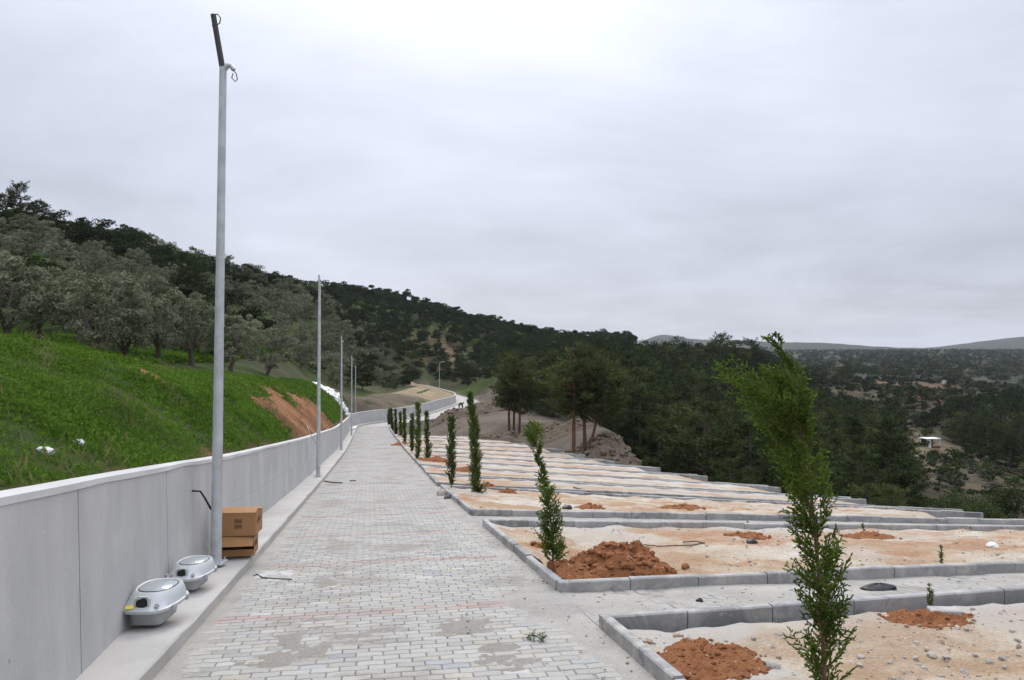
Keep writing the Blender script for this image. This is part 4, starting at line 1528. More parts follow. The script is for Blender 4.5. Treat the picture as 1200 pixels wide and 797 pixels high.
def bank_weeds():
    rng = np.random.default_rng(23)
    Cs = []; Ds = []; Ls = []
    for q in range(1500):
        i = int(rng.integers(0, nbr - 1)); j = int(rng.integers(0, nbc - 2))
        D = math.hypot(bx[i, j], by[i, j])
        if D > 45 or rng.random() > 9 / D or by[i, j] < 1: continue
        if fbm(np.array([bx[i, j] / 1.2]), np.array([by[i, j] / 1.2]), 440)[0] < .47: continue
        p0 = np.array([bx[i, j], by[i, j], bz[i, j]])
        for b in range(int(rng.integers(5, 16))):
            d = np.array([rng.normal(0, .45), rng.normal(0, .45), 1.0]); h = rng.uniform(.10, .34)
            for e in range(3):
                Cs.append(p0 + [rng.normal(0, .05), rng.normal(0, .05), 0] + d * h * (e + .5) / 3); Ds.append(d + rng.normal(0, .25, 3)); Ls.append(h / 2)
    Cs = np.array(Cs); Ls = np.array(Ls)
    V, Fq = leaves(Cs, np.array(Ds), Ls, np.maximum(.008, Ls * .10), rng)
    o = kind(mesh_np('weeds', V, [Fq], M['weed']), 'stuff'); o['label'] = 'paler dry weed stalks scattered through the grass bank'


bank_weeds()

# ------------------------------------------------------------------ cypress saplings
def sapling(seed, H, trunk, lenL, lenR, nb=150, leafL=.03, leafW=.007, cast=.0, sub=13, sweep=0.0, side=6, rise=.95):
    """trunk: list of (f, x, y); lenL/lenR: lists (f, len). Returns trunk MB and foliage arrays"""
    rng = np.random.default_rng(seed)
    tf = np.array(trunk, float)
    fz = np.linspace(0, 1, 22)
    tx = np.interp(fz, tf[:, 0], tf[:, 1]); ty = np.interp(fz, tf[:, 0], tf[:, 2])
    tx = gsmooth(tx, 2); ty = gsmooth(ty, 2)
    mb = MB()
    mb.tube(np.stack([tx, ty, fz * H - .05], 1), np.interp(fz, [0, 1], [.009 * H ** .6, .0022]), 7)
    C = []; Dn = []; L = []; Fl = []
    for k in range(nb):
        f = .03 + .95 * ((k + rng.uniform(-.5, .5)) / nb); f = min(max(f, .006), .99)
        a = rng.uniform(0, 2 * PI)
        cx = math.cos(a)
        ll = np.interp(f, [q[0] for q in lenL], [q[1] for q in lenL]); lr = np.interp(f, [q[0] for q in lenR], [q[1] for q in lenR])
        length = (lr if cx > 0 else ll) * abs(cx) + .5 * (ll + lr) * (1 - abs(cx)); length *= rng.uniform(.55, 1.1)
        if length < .02: continue
        o = np.array([np.interp(f, fz, tx), np.interp(f, fz, ty), f * H])
        sw_ = sweep * f
        d = np.array([cx - sw_, math.sin(a) * .9, rise * rng.uniform(.55, 1.25)]); d /= np.linalg.norm(d)
        m = 7
        g = np.linspace(0, 1, m)
        curve = o + d * (g * length)[:, None] + np.array([-.18 * sw_, 0, .22])[None] * ((g ** 2) * length)[:, None]
        mb.tube(curve, np.linspace(.0035, .001, m), 3, cap=False) if length > .08 else None
        pn = np.cross(d, rand_dirs(1, rng)[0]); pn /= np.linalg.norm(pn) + 1e-9   # normal of the flat spray
        inpl = np.cross(pn, d)
        nsub = max(4, int(sub * (length / .3) ** .7))
        for q in range(nsub):
            gg = .12 + .88 * (q + .5) / nsub
            p = np.array([np.interp(gg, g, curve[:, c]) for c in range(3)])
            sgn = 1 if q % 2 else -1
            sd = d * .85 + inpl * sgn * rng.uniform(.45, .8) + pn * rng.normal(0, .22) + np.array([-.25 * sw_, 0, .15]); sd /= np.linalg.norm(sd)
            sl = length * .34 * (1.15 - gg * .75) * rng.uniform(.7, 1.2) + .012
            npc = max(2, int(sl / (leafL * .62)))
            for e in range(npc):
                pp = p + sd * sl * (e + .5) / npc
                C.append(pp); Dn.append(sd + rng.normal(0, .12, 3)); L.append(1.1)
                if e % 1 == 0 and side:
                    s2 = 1 if e % 2 else -1
                    i2 = np.cross(pn, sd)
                    dd = sd * .8 + i2 * s2 * .65 + pn * rng.normal(0, .2)
                    C.append(pp + dd * leafL * .6); Dn.append(dd); L.append(rng.uniform(.7, 1.15))
    C = np.array(C); Dn = np.array(Dn); L = np.array(L)
    V, Fq = leaves(C, Dn, L * leafL * 1.15, leafW, rng)
    V2, F2 = leaves(C, Dn, L * leafL * 1.1, leafW * .9, rng)
    V = np.concatenate([V, V2]); Fq = np.concatenate([Fq, F2 + len(V) - len(V2)])
    return mb, V, Fq


def put_sapling(loc, lab, mb, V, Fq, mat, rz=0, group='cypress saplings planted along the path kerb'):
    t = thing('cypress_sapling', lab, 'cypress sapling', loc, rz, group)
    mb.build('trunk', M['stem'], t, smooth=True)
    mesh_np('foliage', V, [Fq], mat, parent=t)
    return t


# the big leaning one in the nearest plot
p = P(968, 812, 4.5); g0 = drop(p[0], p[1])
k_ = 4.5 / 900
Hb = P(905, 386, 4.5)[2] - g0[2]
ff = lambda v: (P(900, v, 4.5)[2] - g0[2]) / Hb
mb, V, Fq = sapling(5, Hb, [(0, 0, 0), (ff(700), -.025, 0), (ff(620), -.055, 0), (ff(560), -.085, 0), (ff(500), -.125, 0), (ff(440), -.165, .02), (ff(405), -.23, .03), (1, -.31, .03)],
                    [(0, .10), (ff(780), .21), (ff(740), .17), (ff(690), .18), (ff(650), .21), (ff(620), .25), (ff(580), .29), (ff(540), .31), (ff(500), .50), (ff(480), .42), (ff(455), .26), (ff(440), .09), (ff(425), .03), (ff(412), .07), (ff(395), .08), (1, .04)],
                    [(0, .10), (ff(780), .27), (ff(740), .31), (ff(700), .28), (ff(675), .19), (ff(640), .20), (ff(620), .20), (ff(580), .19), (ff(540), .16), (ff(490), .18), (ff(450), .12), (ff(435), .04), (ff(415), .03), (1, .02)],
                    nb=160, leafL=.027, leafW=.0118, sub=14, sweep=.9)
put_sapling(g0, 'tall windswept cypress sapling in the foreground, its top leaning left', mb, V, Fq, M['cyp'])
# long wind blown side branches at mid height of the same sapling
big = COL.objects['cypress_sapling'] if 'cypress_sapling' in COL.objects else None

sap = [  # base u, v, depth, top u, v, left r, right r, label
    (640, 680, None, 628, 497, 'bushy based cypress sapling with a thin bent top, beside the red earth heap'),
    (561, 602, None, 551, 460, 'full tall columnar cypress sapling planted at the first corner past the red heap'),
    (529, 572, None, 529, 488, 'slim cypress sapling, third of the row past the red heap'),
    (502, 553, None, 500, 482, 'dense column shaped cypress sapling, fourth of the row past the red heap'),
    (490, 541, None, 490, 472, 'cypress sapling with a tall forked top, fifth past the red heap'),
    (483, 531, None, 483, 485, 'cypress sapling, sixth past the red heap, thin and upright'),
    (474.5, 521, None, 474, 479, 'cypress sapling with a bush at its foot, seventh past the red heap'),
    (470, 518, None, 469, 483, 'shorter thin cypress sapling, eighth past the red heap'),
    (464, 512, None, 463, 480, 'cypress sapling, ninth past the red heap, narrow column'),
    (459.5, 506, None, 458, 479, 'cypress sapling last but one at the far end of the row'),
    (456.5, 502, None, 455.5, 480, 'farthest cypress sapling of the row near the bend')]
for k, (u, v, _, ut, vt, lab) in enumerate(sap):
    g = hit(u, v); Y = g[1]
    if k == 0: g = drop(.455, 8.45); Y = 8.45; u = 648; vt = 497
    H = P(ut, vt, Y)[2] - g[2]
    dx = (ut - u) * Y / F
    if k == 0:
        lL = [(0, .22), (.1, .25), (.2, .21), (.35, .16), (.55, .14), (.66, .05), (.78, .05), (.84, .16), (.95, .15), (1, .05)]
        lR = [(0, .21), (.1, .23), (.25, .17), (.4, .13), (.55, .09), (.68, .04), (.78, .05), (.88, .14), (1, .03)]
        a = sapling(30, H, [(0, 0, 0), (.4, dx * .15, 0), (.6, dx * .5, 0), (.8, dx * .95, 0), (1, dx, 0)], lL, lR, nb=190, leafL=.03, leafW=.0125, sub=12, sweep=.25)
    elif k == 1:
        lL = [(0, .1), (.15, .26), (.4, .26), (.7, .21), (.9, .16), (1, .10)]
        a = sapling(31, H, [(0, 0, 0), (.6, dx * .5, 0), (1, dx, 0)], lL, [(0, .16), (.08, .34), (.2, .26), (.7, .22), (1, .1)], nb=260, leafL=.036, leafW=.017, sub=11, sweep=.2, rise=1.5)
    else:
        w_ = [.20, .23, .27, .2, .18, .18, .22, .21, .21][k - 2]
        lL = [(0, .10), (.15, w_), (.5, w_ * rnd.uniform(.8, 1.1)), (.72, w_ * rnd.uniform(.5, .9)), (.9, w_ * .8), (1, .05)]
        sc = Y / 900
        a = sapling(32 + k, H, [(0, 0, 0), (1, dx, 0)], lL, lL, nb=max(70, int(200 - Y * 2)), leafL=max(.04, sc * 1.6), leafW=max(.02, sc * .8), sub=8, sweep=.12, rise=1.5, side=1)
    put_sapling(g, lab, *a, M['cypd'] if k else M['cyp'])

# little seedlings in the plots
seed_l = [(1090, 722, 680, 'small feathery cypress seedling on the red earth patch at right'), (1103, 662, 636, 'thin dark cypress seedling at the kerb of the second plot'),
          (1012, 624, 608, 'tiny bare seedling in the second plot left of the thin dark one'), (877, 618, 606, 'tiny cypress seedling above the black stone in the second plot'),
          (1137, 622, 612, 'tiny pale seedling at the far right kerb of the second plot'), (690, 692, 672, 'little green weed sprig at the foot of the red earth heap')]
for k, (u, v, vt, lab) in enumerate(seed_l):
    g = hit(u, v); H = max(.15, P(u, vt, g[1])[2] - g[2])
    a = sapling(60 + k, H, [(0, 0, 0), (1, -.02 * H, 0)], [(0, .10 * H), (.3, .14 * H), (1, .04 * H)], [(0, .1 * H), (.3, .14 * H), (1, .04 * H)], nb=26, leafL=.022, leafW=.007, sub=5, rise=1.4)
    t = put_sapling(g, lab, *a, M['cypd'], 0, 'seedlings in the plots')
    t.name = 'seedling'

# ------------------------------------------------------------------ lamp posts
def arc(c, r, a0, a1, n=10, plane='xz'):
    th = np.linspace(a0, a1, n)
    z = np.zeros(n)
    return np.stack([c[0] + r * np.cos(th), c[1] + z, c[2] + r * np.sin(th)], 1)


posts = [(253, 659, 8.83, 79, 'tall galvanised lamp post beside the cardboard boxes, dark stub arm at top'),
         (373, 557, 23, 334, 'second galvanised lamp post along the wall, beside the orange earth cut'),
         (400, 526.5, 40.7, 400, 'third lamp post along the wall, before the white stones'),
         (412, 510, 58, 421.5, 'fourth lamp post along the wall, close in front of the bend'),
         (416.5, 498, 77.0, 431, 'thin distant lamp post standing at the wall corner'),
         (515, 463, 150, 427, 'lone far lamp post behind the wall end, with a short arm')]
for k, (u, v, Y, vt, lab) in enumerate(posts):
    b = P(u, v, Y); g = drop(b[0], b[1])
    if k < 5:  # on the slab
        g = np.array([b[0], b[1], float(np.interp(float(sY(Y)) if Y < 76 else SB - 1.5, S, CZ)) + .12])
    H = P(u, vt, Y)[2] - g[2]
    t = thing('lamp_post', lab, 'lamp post', g, 0, 'lamp posts along the retaining wall')
    lean = .055 if k == 0 else (.02 if k == 1 else 0)
    mb = MB()
    mb.tube([(0, 0, 0), (0, 0, .02), (lean * .5, 0, H * .5), (lean, 0, H)], [.062, .062, .050, .040], 16)
    auto_smooth(mb.build('pole', M['galv'], t), 50)
    mb = MB()
    mb.box((0, 0, .012), (.2, .2, .022), bev=.004)
    for a in (-1, 1):
        for c in (-1, 1): mb.tube([(a * .075, c * .075, .02), (a * .075, c * .075, .055)], .009, 6)
    mb.build('base_plate', M['galv'], t)
    if k == 0:
        top = np.array([lean, 0, H])
        end = top + np.array([-.105, -.03, .60])
        mb = MB(); mb.tube([top + [-.005, 0, -.02], end], [.034, .031], 12)
        auto_smooth(mb.build('arm', M['darkpipe'], t), 50)
        mb = MB(); mb.tube([top + [.02, 0, -.02], top + [.05, 0, .02], top + [.09, 0, .02], top + [.125, 0, -.03]], [.03, .032, .03, .026], 10)
        auto_smooth(mb.build('outlet_spout', M['galv'], t), 60)
        mb = MB(); mb.tube([end + [.01, 0, 0], end + [.05, 0, .005], end + [.085, 0, -.04], end + [.075, 0, -.1], end + [.035, 0, -.125], end + [-.015, 0, -.13]], .007, 6)
        mb.build('wire', M['darkpipe'], t, smooth=True)
        mb = MB(); mb.tube([top + [.12, 0, -.03], top + [.155, 0, -.08], top + [.165, 0, -.14], top + [.14, 0, -.165], top + [.10, 0, -.12], top + [.115, 0, -.07]], .006, 6)
        mb.build('wire', M['darkpipe'], t, smooth=True)
        # cable tail out of the post
        mb = MB(); mb.tube([(-.055, -.01, .62), (-.10, -.05, .74), (-.15, -.08, .84), (-.24, -.1, .85), (-.30, -.10, .80)], .012, 7)
        mb.build('cable', M['black'], t, smooth=True)
        mb = MB(); mb.tube([(-.06, -.03, .60), (-.10, -.06, .40), (-.09, -.06, .25), (-.02, -.07, .14), (.03, -.075, .10)], .005, 6)
        mb.build('cable', M['cable_grey'], t, smooth=True)
    else:
        top = np.array([lean, 0, H])
        mb = MB(); mb.tube([top - [0, 0, .01], top + [-.02, 0, .30]], [.034, .03], 10)
        auto_smooth(mb.build('arm', M['galv'], t), 50)
        mb = MB(); mb.tube([top + [0, 0, -.02], top + [.06, 0, .0], top + [.10, 0, -.03]], .028, 8)
        mb.build('outlet_spout', M['galv'], t, smooth=True)
        if k == 1:
            mb = MB(); mb.tube([(-.05, 0, .95), (-.12, -.05, 1.05), (-.26, -.06, 1.32), (-.33, -.06, 1.5)], .012, 6)
            mb.build('cable', M['cable_grey'], t, smooth=True)
        if k == 5:
            mb = MB(); mb.tube([top + [0, 0, .25], top + [.5, 0, .5], top + [.95, 0, .55]], .05, 8)
            mb.build('lamp_arm', M['galv'], t, smooth=True)

# ------------------------------------------------------------------ lamp heads on the slab
def sup(w, l, z, cy=0.0, n=40, e=3.0, front=1.0, tilt=0.0):
    th = np.arange(n) * 2 * PI / n
    c, s_ = np.cos(th), np.sin(th)
    x = w / 2 * np.sign(c) * np.abs(c) ** (2 / e); y = l / 2 * np.sign(s_) * np.abs(s_) ** (2 / e)
    x = x * np.where(y < 0, 1 + (front - 1) * (-y / (l / 2)), 1)
    return np.stack([x, y + cy, z + tilt * (y + cy)], 1)


def luminaire(loc, rz, lab, sc=1.0):
    t = thing('street_luminaire', lab, 'lamp head', loc, rz, 'street lamp heads waiting on the slab'); t.scale = (sc, sc, sc * .85)
    mb = MB()
    mb.loft([sup(.225, .33, .0, 0, e=6), sup(.245, .36, .012, 0, e=6), sup(.275, .40, .125, 0, e=5), sup(.31, .46, .14, .01, e=4)], True, False)
    auto_smooth(mb.build('gear_tray', M['alu2'], t), 35)
    mb = MB()
    mb.loft([sup(.31, .46, .138, .01, e=4), sup(.41, .56, .141, .01, e=3.4, front=.88), sup(.425, .575, .15, .01, e=3.4, front=.88), sup(.425, .575, .172, .01, e=3.4, front=.88), sup(.40, .545, .18, .012, e=3.2, front=.86),
             sup(.375, .49, .235, .035, e=3, front=.82), sup(.34, .43, .285, .06, e=2.8, front=.84), sup(.315, .40, .297, .07, e=2.7, front=.88), sup(.28, .355, .288, .075, e=2.6)], False, False)
    auto_smooth(mb.build('housing', M['alu'], t), 35)
    mb = MB()
    mb.loft([sup(.28, .355, .287, .075, e=2.6), sup(.272, .345, .294, .075, e=2.6), sup(.266, .335, .2945, .075, e=2.6)], False, False)
    mb.build('gasket', M['black'], t, smooth=True)
    mb = MB()
    mb.loft([sup(.278, .353, .2865, .075, e=2.6), sup(.24, .29, .304, .075, e=2.4), sup(.13, .15, .316, .075, e=2.2)], True, True)
    auto_smooth(mb.build('glass', M['glass'], t), 60)
    mb = MB()
    d = np.array([0, -1, .18]); d /= np.linalg.norm(d)
    o = np.array([0, -.185, .222])
    mb.tube([o, o + d * .055], .044, 20, cap=False)
    mb.tube([o + d * .054, o + d * .02], .038, 20)
    auto_smooth(mb.build('spigot', M['black'], t), 50)
    mb = MB()
    for sx_ in (-1, 1):
        mb.box((sx_ * .052, -.222, .245), (.016, .03, .075), bev=.004)
    mb.box((0, -.205, .282), (.085, .028, .012), bev=.003)
    mb.build('clamp', M['alu'], t)
    for sx_ in (-1, 1):
        for yy in (-.12, .14):
            mb = MB(); mb.box((sx_ * .208, yy, .158), (.02, .05, .055), bev=.005)
            mb.build('latch', M['alu2'], t)
        mb = MB(); mb.tube([(sx_ * .115, -.215, .205), (sx_ * .115, -.232, .213)], .018, 10)
        mb.build('screw_boss', M['alu2'], t)
    mb = MB(); mb.box((-.088, -.2475, .2045), (.06, .003, .034), R=Matrix.Rotation(-.74, 3, 'X'))
    if sc > .99: mb.build('sticker', M['sticker'], t)
    return t


g = hit(193, 722); g[2] = float(np.interp(float(sY(g[1])), S, CZ)) + .128
luminaire(g + np.array([.04, -.27, -.0 + .026]), .02, 'grey street lamp head with yellow sticker, nearest on the slab', 1.0)
g = hit(236, 685); g[2] = float(np.interp(float(sY(g[1])), S, CZ)) + .128
luminaire(g + np.array([.0, -.25, .024]), -.02, 'grey street lamp head lying against the foot of the tall lamp post', .92)

# ------------------------------------------------------------------ cardboard boxes
def flap(mb, p0, p1, d, th=.004):
    """a flap hinged on the edge p0-p1, extending by vector d"""
    p0, p1, d = map(lambda q: np.array(q, float), (p0, p1, d))
    n = np.cross(p1 - p0, d); n = n / np.linalg.norm(n) * th
    V = [p0, p1, p1 + d, p0 + d]; V = V + [q + n for q in V]
    mb.add(np.array(V), [np.array([(3, 2, 1, 0), (4, 5, 6, 7), (0, 1, 5, 4), (1, 2, 6, 5), (2, 3, 7, 6), (3, 0, 4, 7)])])


def carton(loc, rz, w, l, h, lab, upper):
    t = thing('cardboard_box', lab, 'box', loc, rz, 'cardboard boxes stacked behind the lamp post')
    th = .005
    x, y = w / 2, l / 2
    mb = MB()
    if upper:
        mb.box((0, -y + th / 2, h / 2), (w, th, h)); mb.box((0, y - th / 2, h / 2), (w, th, h))
        mb.box((-x + th / 2, 0, h / 2), (th, l - 2 * th, h)); mb.box((x - th / 2, 0, h / 2), (th, l - 2 * th, h))
        mb.box((0, 0, th / 2), (w - 2 * th, l - 2 * th, th))
        mb.build('body', M['card'], t)
        mb = MB()
        flap(mb, (-x, -y, h + .002), (x, -y, h + .002), (0, l * .47, .035))
        mb.build('flap', M['card'], t)
        mb = MB(); flap(mb, (x, y, h + .002), (-x, y, h + .002), (.03, -l * .44, .008)); mb.build('flap', M['card'], t)
        mb = MB(); flap(mb, (x, -y + .01, h + .001), (x, y - .01, h + .001), (-.10, 0, -.05)); mb.build('flap', M['cardin'], t)
        mb = MB()
        def glyph(cx, cz, s_):  # two blocky figures, printed
            for dx in (-.5, .5):
                for (a, b, ww, hh) in ((0, .42, .7, .14), (0, 0, .7, .14), (0, -.42, .7, .14), (-.32, .0, .16, .8), (.32, .0, .16, .8)):
                    mb.box((cx + (dx * 1.0 + a) * s_, -y - .0012, cz + b * s_), (ww * s_, .002, hh * s_))
        glyph(.01, h * .52 + .035, .045); glyph(.01, h * .52 - .03, .045)
        for q in range(4):
            mb.box((x + .0012, -.09 + q * .05, h * .55 + (q % 2) * .03), (.002, .03, .05))
        mb.build('print', M['ink'], t)
    else:
        mb.box((0, y - th / 2, h / 2), (w, th, h))
        mb.box((-x + th / 2, 0, h / 2), (th, l - 2 * th, h)); mb.box((x - th / 2, 0, h / 2), (th, l - 2 * th, h))
        mb.box((0, 0, th / 2), (w - 2 * th, l - 2 * th, th)); mb.box((0, 0, h - th / 2), (w - 2 * th, l - 2 * th, th))
        mb.box((0, -y + th / 2, h * .16), (w - 2 * th, th, h * .32))
        mb.build('body', M['card'], t)
        mb = MB(); flap(mb, (-x, -y, h - .004), (x, -y, h - .004), (0, -.10, -h * .42)); mb.build('flap', M['card'], t)
        mb = MB()
        for q in range(3):
            mb.box((x + .0012, -.08 + q * .06, h * .5), (.002, .035, .06))
        mb.build('print', M['ink'], t)
    return t


g = hit(277, 655); zs = float(np.interp(float(sY(g[1])), S, CZ)) + .125
carton((g[0] - .02, g[1] + .15, zs), .18, .40, .34, .25, 'open brown cardboard box at the bottom, its front flap hanging open', False)
carton((g[0] + .005, g[1] + .14, zs + .252), .10, .43, .36, .27, 'printed brown cardboard box on top of the other box', True)

# ------------------------------------------------------------------ mounds of soil
def clod(rng, r):
    bm = bmesh.new(); bmesh.ops.create_icosphere(bm, subdivisions=1, radius=1)
    V = np.array([v.co[:] for v in bm.verts]); Fa = np.array([[v.index for v in f.verts] for f in bm.faces]); bm.free()
    V = V * rng.uniform(.65, 1.3, (len(V), 1)) * np.array([rng.uniform(.8, 1.3), rng.uniform(.7, 1.1), rng.uniform(.5, .9)]) * r
    a = rng.uniform(0, 6.28); c, s_ = math.cos(a), math.sin(a)
    return V @ np.array([[c, -s_, 0], [s_, c, 0], [0, 0, 1]]).T, Fa


def mound(name, lab, cat, c, rx, ry, h, mat, seed, clods=60, csize=(.015, .06), group=None, rough=1.0, flat=False):
    rng = np.random.default_rng(seed)
    n = 70
    q = np.linspace(-1.15, 1.15, n); X, Y = np.meshgrid(q, q, indexing='ij')
    R = np.hypot(X, Y) + (fbm(X * 2.2 + seed, Y * 2.2, seed) - .5) * .55
    prof = np.clip(1 - R, -.2, 1)
    z = h * np.clip(prof, -.1, 1) ** 1 * 1.0
    z = np.where(prof > 0, h * prof ** .75, h * prof * .5)
    px, py = c[0] + X * rx, c[1] + Y * ry
    if flat:
        z = np.where(prof > 0, h * np.minimum(1, prof * 2.2) ** .8 * (.15 + 1.5 * fbm(px / (.22 * rx), py / (.22 * rx), seed + 3, 5)), h * prof * .5)
    z = z * (.6 + .8 * fbm(px / (.25 * rx + .05), py / (.25 * rx + .05), seed + 3)) + (fbm(px / .05, py / .05, seed + 5, 3) - .5) * .05 * rough * (prof > 0)
    base = np.array([drop(a, b)[2] for a, b in zip(px.ravel(), py.ravel())]).reshape(px.shape)
    pz = base + np.where(prof > -.02, z, -.06 - .0 * prof)
    i, j = np.meshgrid(np.arange(n - 1), np.arange(n - 1), indexing='ij')
    keep = (prof[:-1, :-1] > -.18) & (prof[1:, 1:] > -.18)
    fq = np.stack([i * n + j, (i + 1) * n + j, (i + 1) * n + j + 1, i * n + j + 1], -1)[keep]
    V = np.stack([px.ravel(), py.ravel(), pz.ravel()], 1)
    mb = MB(); mb.add(V, [fq])
    for k in range(clods):
        a = rng.uniform(0, 6.28); r_ = rng.random() ** .6 * 1.15
        ii = int(np.clip((r_ * math.cos(a) + 1.15) / 2.3 * (n - 1), 0, n - 1)); jj = int(np.clip((r_ * math.sin(a) + 1.15) / 2.3 * (n - 1), 0, n - 1))
        s_ = rng.uniform(0, 1) ** 2.5 * (csize[1] - csize[0]) + csize[0]
        V2, F2 = clod(rng, s_)
        mb.add(V2 + np.array([px[ii, jj], py[ii, jj], max(pz[ii, jj], base[ii, jj]) + s_ * .25]), [F2])
    o = mb.build(name, mat)
    return tag(o, lab, cat, group)


GM = 'heaps of red earth dug from planting holes'
p1 = hit(722, 668); mound('earth_heap', 'big heap of red earth with clods beside the bushy cypress sapling', 'earth heap', p1 + np.array([0.0, -.06, 0]), .60, .44, .36, M['red'], 501, 420, (.008, .055), GM)
p1 = hit(676, 672); mound('earth_heap', 'low spread of red earth at the foot of the big heap', 'earth heap', p1, .40, .42, .13, M['red'], 502, 90, (.01, .045), GM)
p1 = hit(828, 776); mound('earth_heap', 'stony red earth patch at the corner of the nearest plot', 'earth heap', p1, .40, .40, .05, M['red'], 504, 170, (.006, .022), GM)
p1 = hit(1088, 727); mound('earth_heap', 'red earth patch around the feathery seedling at right', 'earth heap', p1, .34, .26, .06, M['red'], 505, 90, (.006, .022), GM)
for k, (u, v, rx, h, lab) in enumerate([(640, 642, .18, .08, 'small red earth heap behind the bushy cypress sapling'), (596, 601, .28, .13, 'small red clod heap right of the tall columnar cypress'), (690, 595, .30, .08, 'small brown earth heap behind the black lump in the third plot'),
                                      (796, 596, .45, .10, 'flat red earth heap in the third plot above the kerb'), (880, 629, .35, .07, 'flat red earth patch by the black stone in the second plot'),
                                      (545, 569, .4, .16, 'red earth heap behind the third cypress of the row'), (570, 572, .35, .14, 'red earth heap beside the tall columnar cypress, fourth plot'),
                                      (512, 541, .7, .22, 'dark red earth heap by the fourth cypress past the heap'), (468, 522, .5, .2, 'dark heap at the foot of the distant cypress saplings'),
                                      (1014, 627, .45, .06, 'thin red earth streak round a bare seedling')]):
    mound('earth_heap', lab, 'earth heap', hit(u, v), rx, rx * .8, h, M['red'], 520 + k, 30, (.01, .05), GM)
p1 = P(732, 530, 47.5); p1 = drop(p1[0], p1[1]); mound('rubble_heap', 'large brown rubble heap at the edge of the dark ravine', 'rubble heap', p1, 4.0, 2.4, .5, M['brown'], 540, 420, (.05, .3), None, 4, True)
p1 = P(655, 508, 58); p1 = drop(p1[0], p1[1]); mound('dirt_bank', 'low brown dirt bank behind the two corner pines', 'dirt bank', p1, 6, 2.2, .8, M['brown'], 541, 160, (.05, .22), None, 3, True)
p1 = P(548, 484, 76); p1 = drop(p1[0], p1[1]); mound('dirt_bank', 'dark dirt bank in front of the distant worker', 'dirt bank', p1, 5, 3, .7, M['brown'], 542, 160, (.06, .25), None, 3, True)

# ------------------------------------------------------------------ loose stones and litter
def stone(name, lab, u, v, size, mat, seed, flat=.6, group=None):
    rng = np.random.default_rng(seed)
    bm = bmesh.new(); bmesh.ops.create_icosphere(bm, subdivisions=2, radius=1)
    for q in bm.verts:
        d = q.co.normalized()
        q.co = d * (1 + .35 * (float(fbm(np.array([d.x * 1.7 + seed]), np.array([d.y * 1.7 + d.z * 1.3]), seed, 3)[0]) - .5) * 2)
    me = bpy.data.meshes.new(name); bm.to_mesh(me); bm.free(); me.materials.append(mat)
    o = bpy.data.objects.new(name, me); COL.objects.link(o)
    g = hit(u, v) if not isinstance(u, np.ndarray) else u
    o.location = [float(g[0]), float(g[1]), float(g[2] + size * flat * .35)]
    o.scale = (size, size * .75, size * flat); o.rotation_euler = (0, 0, rng.uniform(0, 6))
    return tag(o, lab, 'stone', group)


stone('stone', 'grey broken kerb stone at the gap between plot kerbs', 517, 581, .15, M['rock'], 601, .9)
stone('stone', 'dark rough stone lying on the path edge at the kerb gap', 525, 585, .13, M['greystone'], 602, .7)
stone('stone', 'flat pale stone on the big red earth heap', 744, 668, .07, M['rock'], 603, .6)
stone('stone', 'pale stone on the dry soil in the second plot at right', 1163, 641, .10, M['white_rock'], 604, .5)
stone('stone', 'white stone on the red patch by the feathery seedling', 1082, 728, .04, M['white_rock'], 605, .6)
stone('stone', 'dark stone in the second plot with red earth round it', 881, 636, .10, M['black'], 606, .45)
stone('stone', 'black lump beside the brown heap in the third plot', 665, 597, .12, M['black'], 607, .6)
stone('stone', 'small dark clod on the dusty cross path', 820, 705, .035, M['black'], 608, .7)
stone('stone', 'reddish clod right of the big earth heap', 803, 666, .06, M['red'], 609, .7)
stone('stone', 'pale rock in the nearest plot by the leaning sapling', 905, 781, .06, M['rock'], 610, .5)
stone('stone', 'pale stone among the gravel of the nearest plot at right', 1092, 769, .045, M['rock'], 611, .5)
stone('stone', 'white stone on the rubble heap by the ravine', 709, 524, .25, M['white_rock'], 612, .8)
stone('stone', 'second white stone on the rubble heap, right of the first', 714, 524, .22, M['white_rock'], 613, .8)
stone('stone', 'flat white stone on the right of the rubble heap', 727, 529, .32, M['white_rock'], 614, .4)
for k, (u, v, sz) in enumerate([(56, 532, .075), (48, 529, .05), (92, 521, .065)]):
    stone('stone', ['white stone poking out of the grass bank', 'left white stone poking out of the grass bank', 'right white stone poking out of the grass bank'][k], u, v, sz, M['white_rock'], 620 + k, .6)

# kerb offcut by the seedling
g = hit(1106, 724); mb = MB(); mb.box((0, 0, .04), (.24, .10, .085), bev=.01)
o = mb.build('kerb_offcut', M['slab']); o.location = g; o.rotation_euler = (0.1, 0, -.1); tag(o, 'short grey kerb offcut beside the feathery seedling', 'kerb offcut')
# black plastic sack on the cross path
g = hit(1031, 691)
rng = np.random.default_rng(9)
V = []
n1, n2 = 22, 14
th = np.arange(n1) * 2 * PI / n1
rings = []
for q in np.linspace(0, 1, n2):
    r_ = math.sin(math.acos(1 - q) if q < 1 else PI / 2) if q > 0 else .05
    r_ = math.sqrt(max(0, 1 - (q) ** 2)) if q > 0 else 1
    w = 1 + .8 * (fbm(np.cos(th) * 1.9 + q * 2, np.sin(th) * 1.9, 33) - .5)
    rings.append(np.stack([.17 * r_ * w * np.cos(th), .10 * r_ * w * np.sin(th), .05 * q * (.6 + .9 * fbm(np.cos(th) * 2, np.sin(th) * 2, 35)) + .005 + 0 * th], 1))
mb = MB(); mb.loft(rings); o = mb.build('plastic_sack', M['black'], smooth=True); o.location = g; tag(o, 'crumpled black plastic sack on the dusty cross path', 'sack')
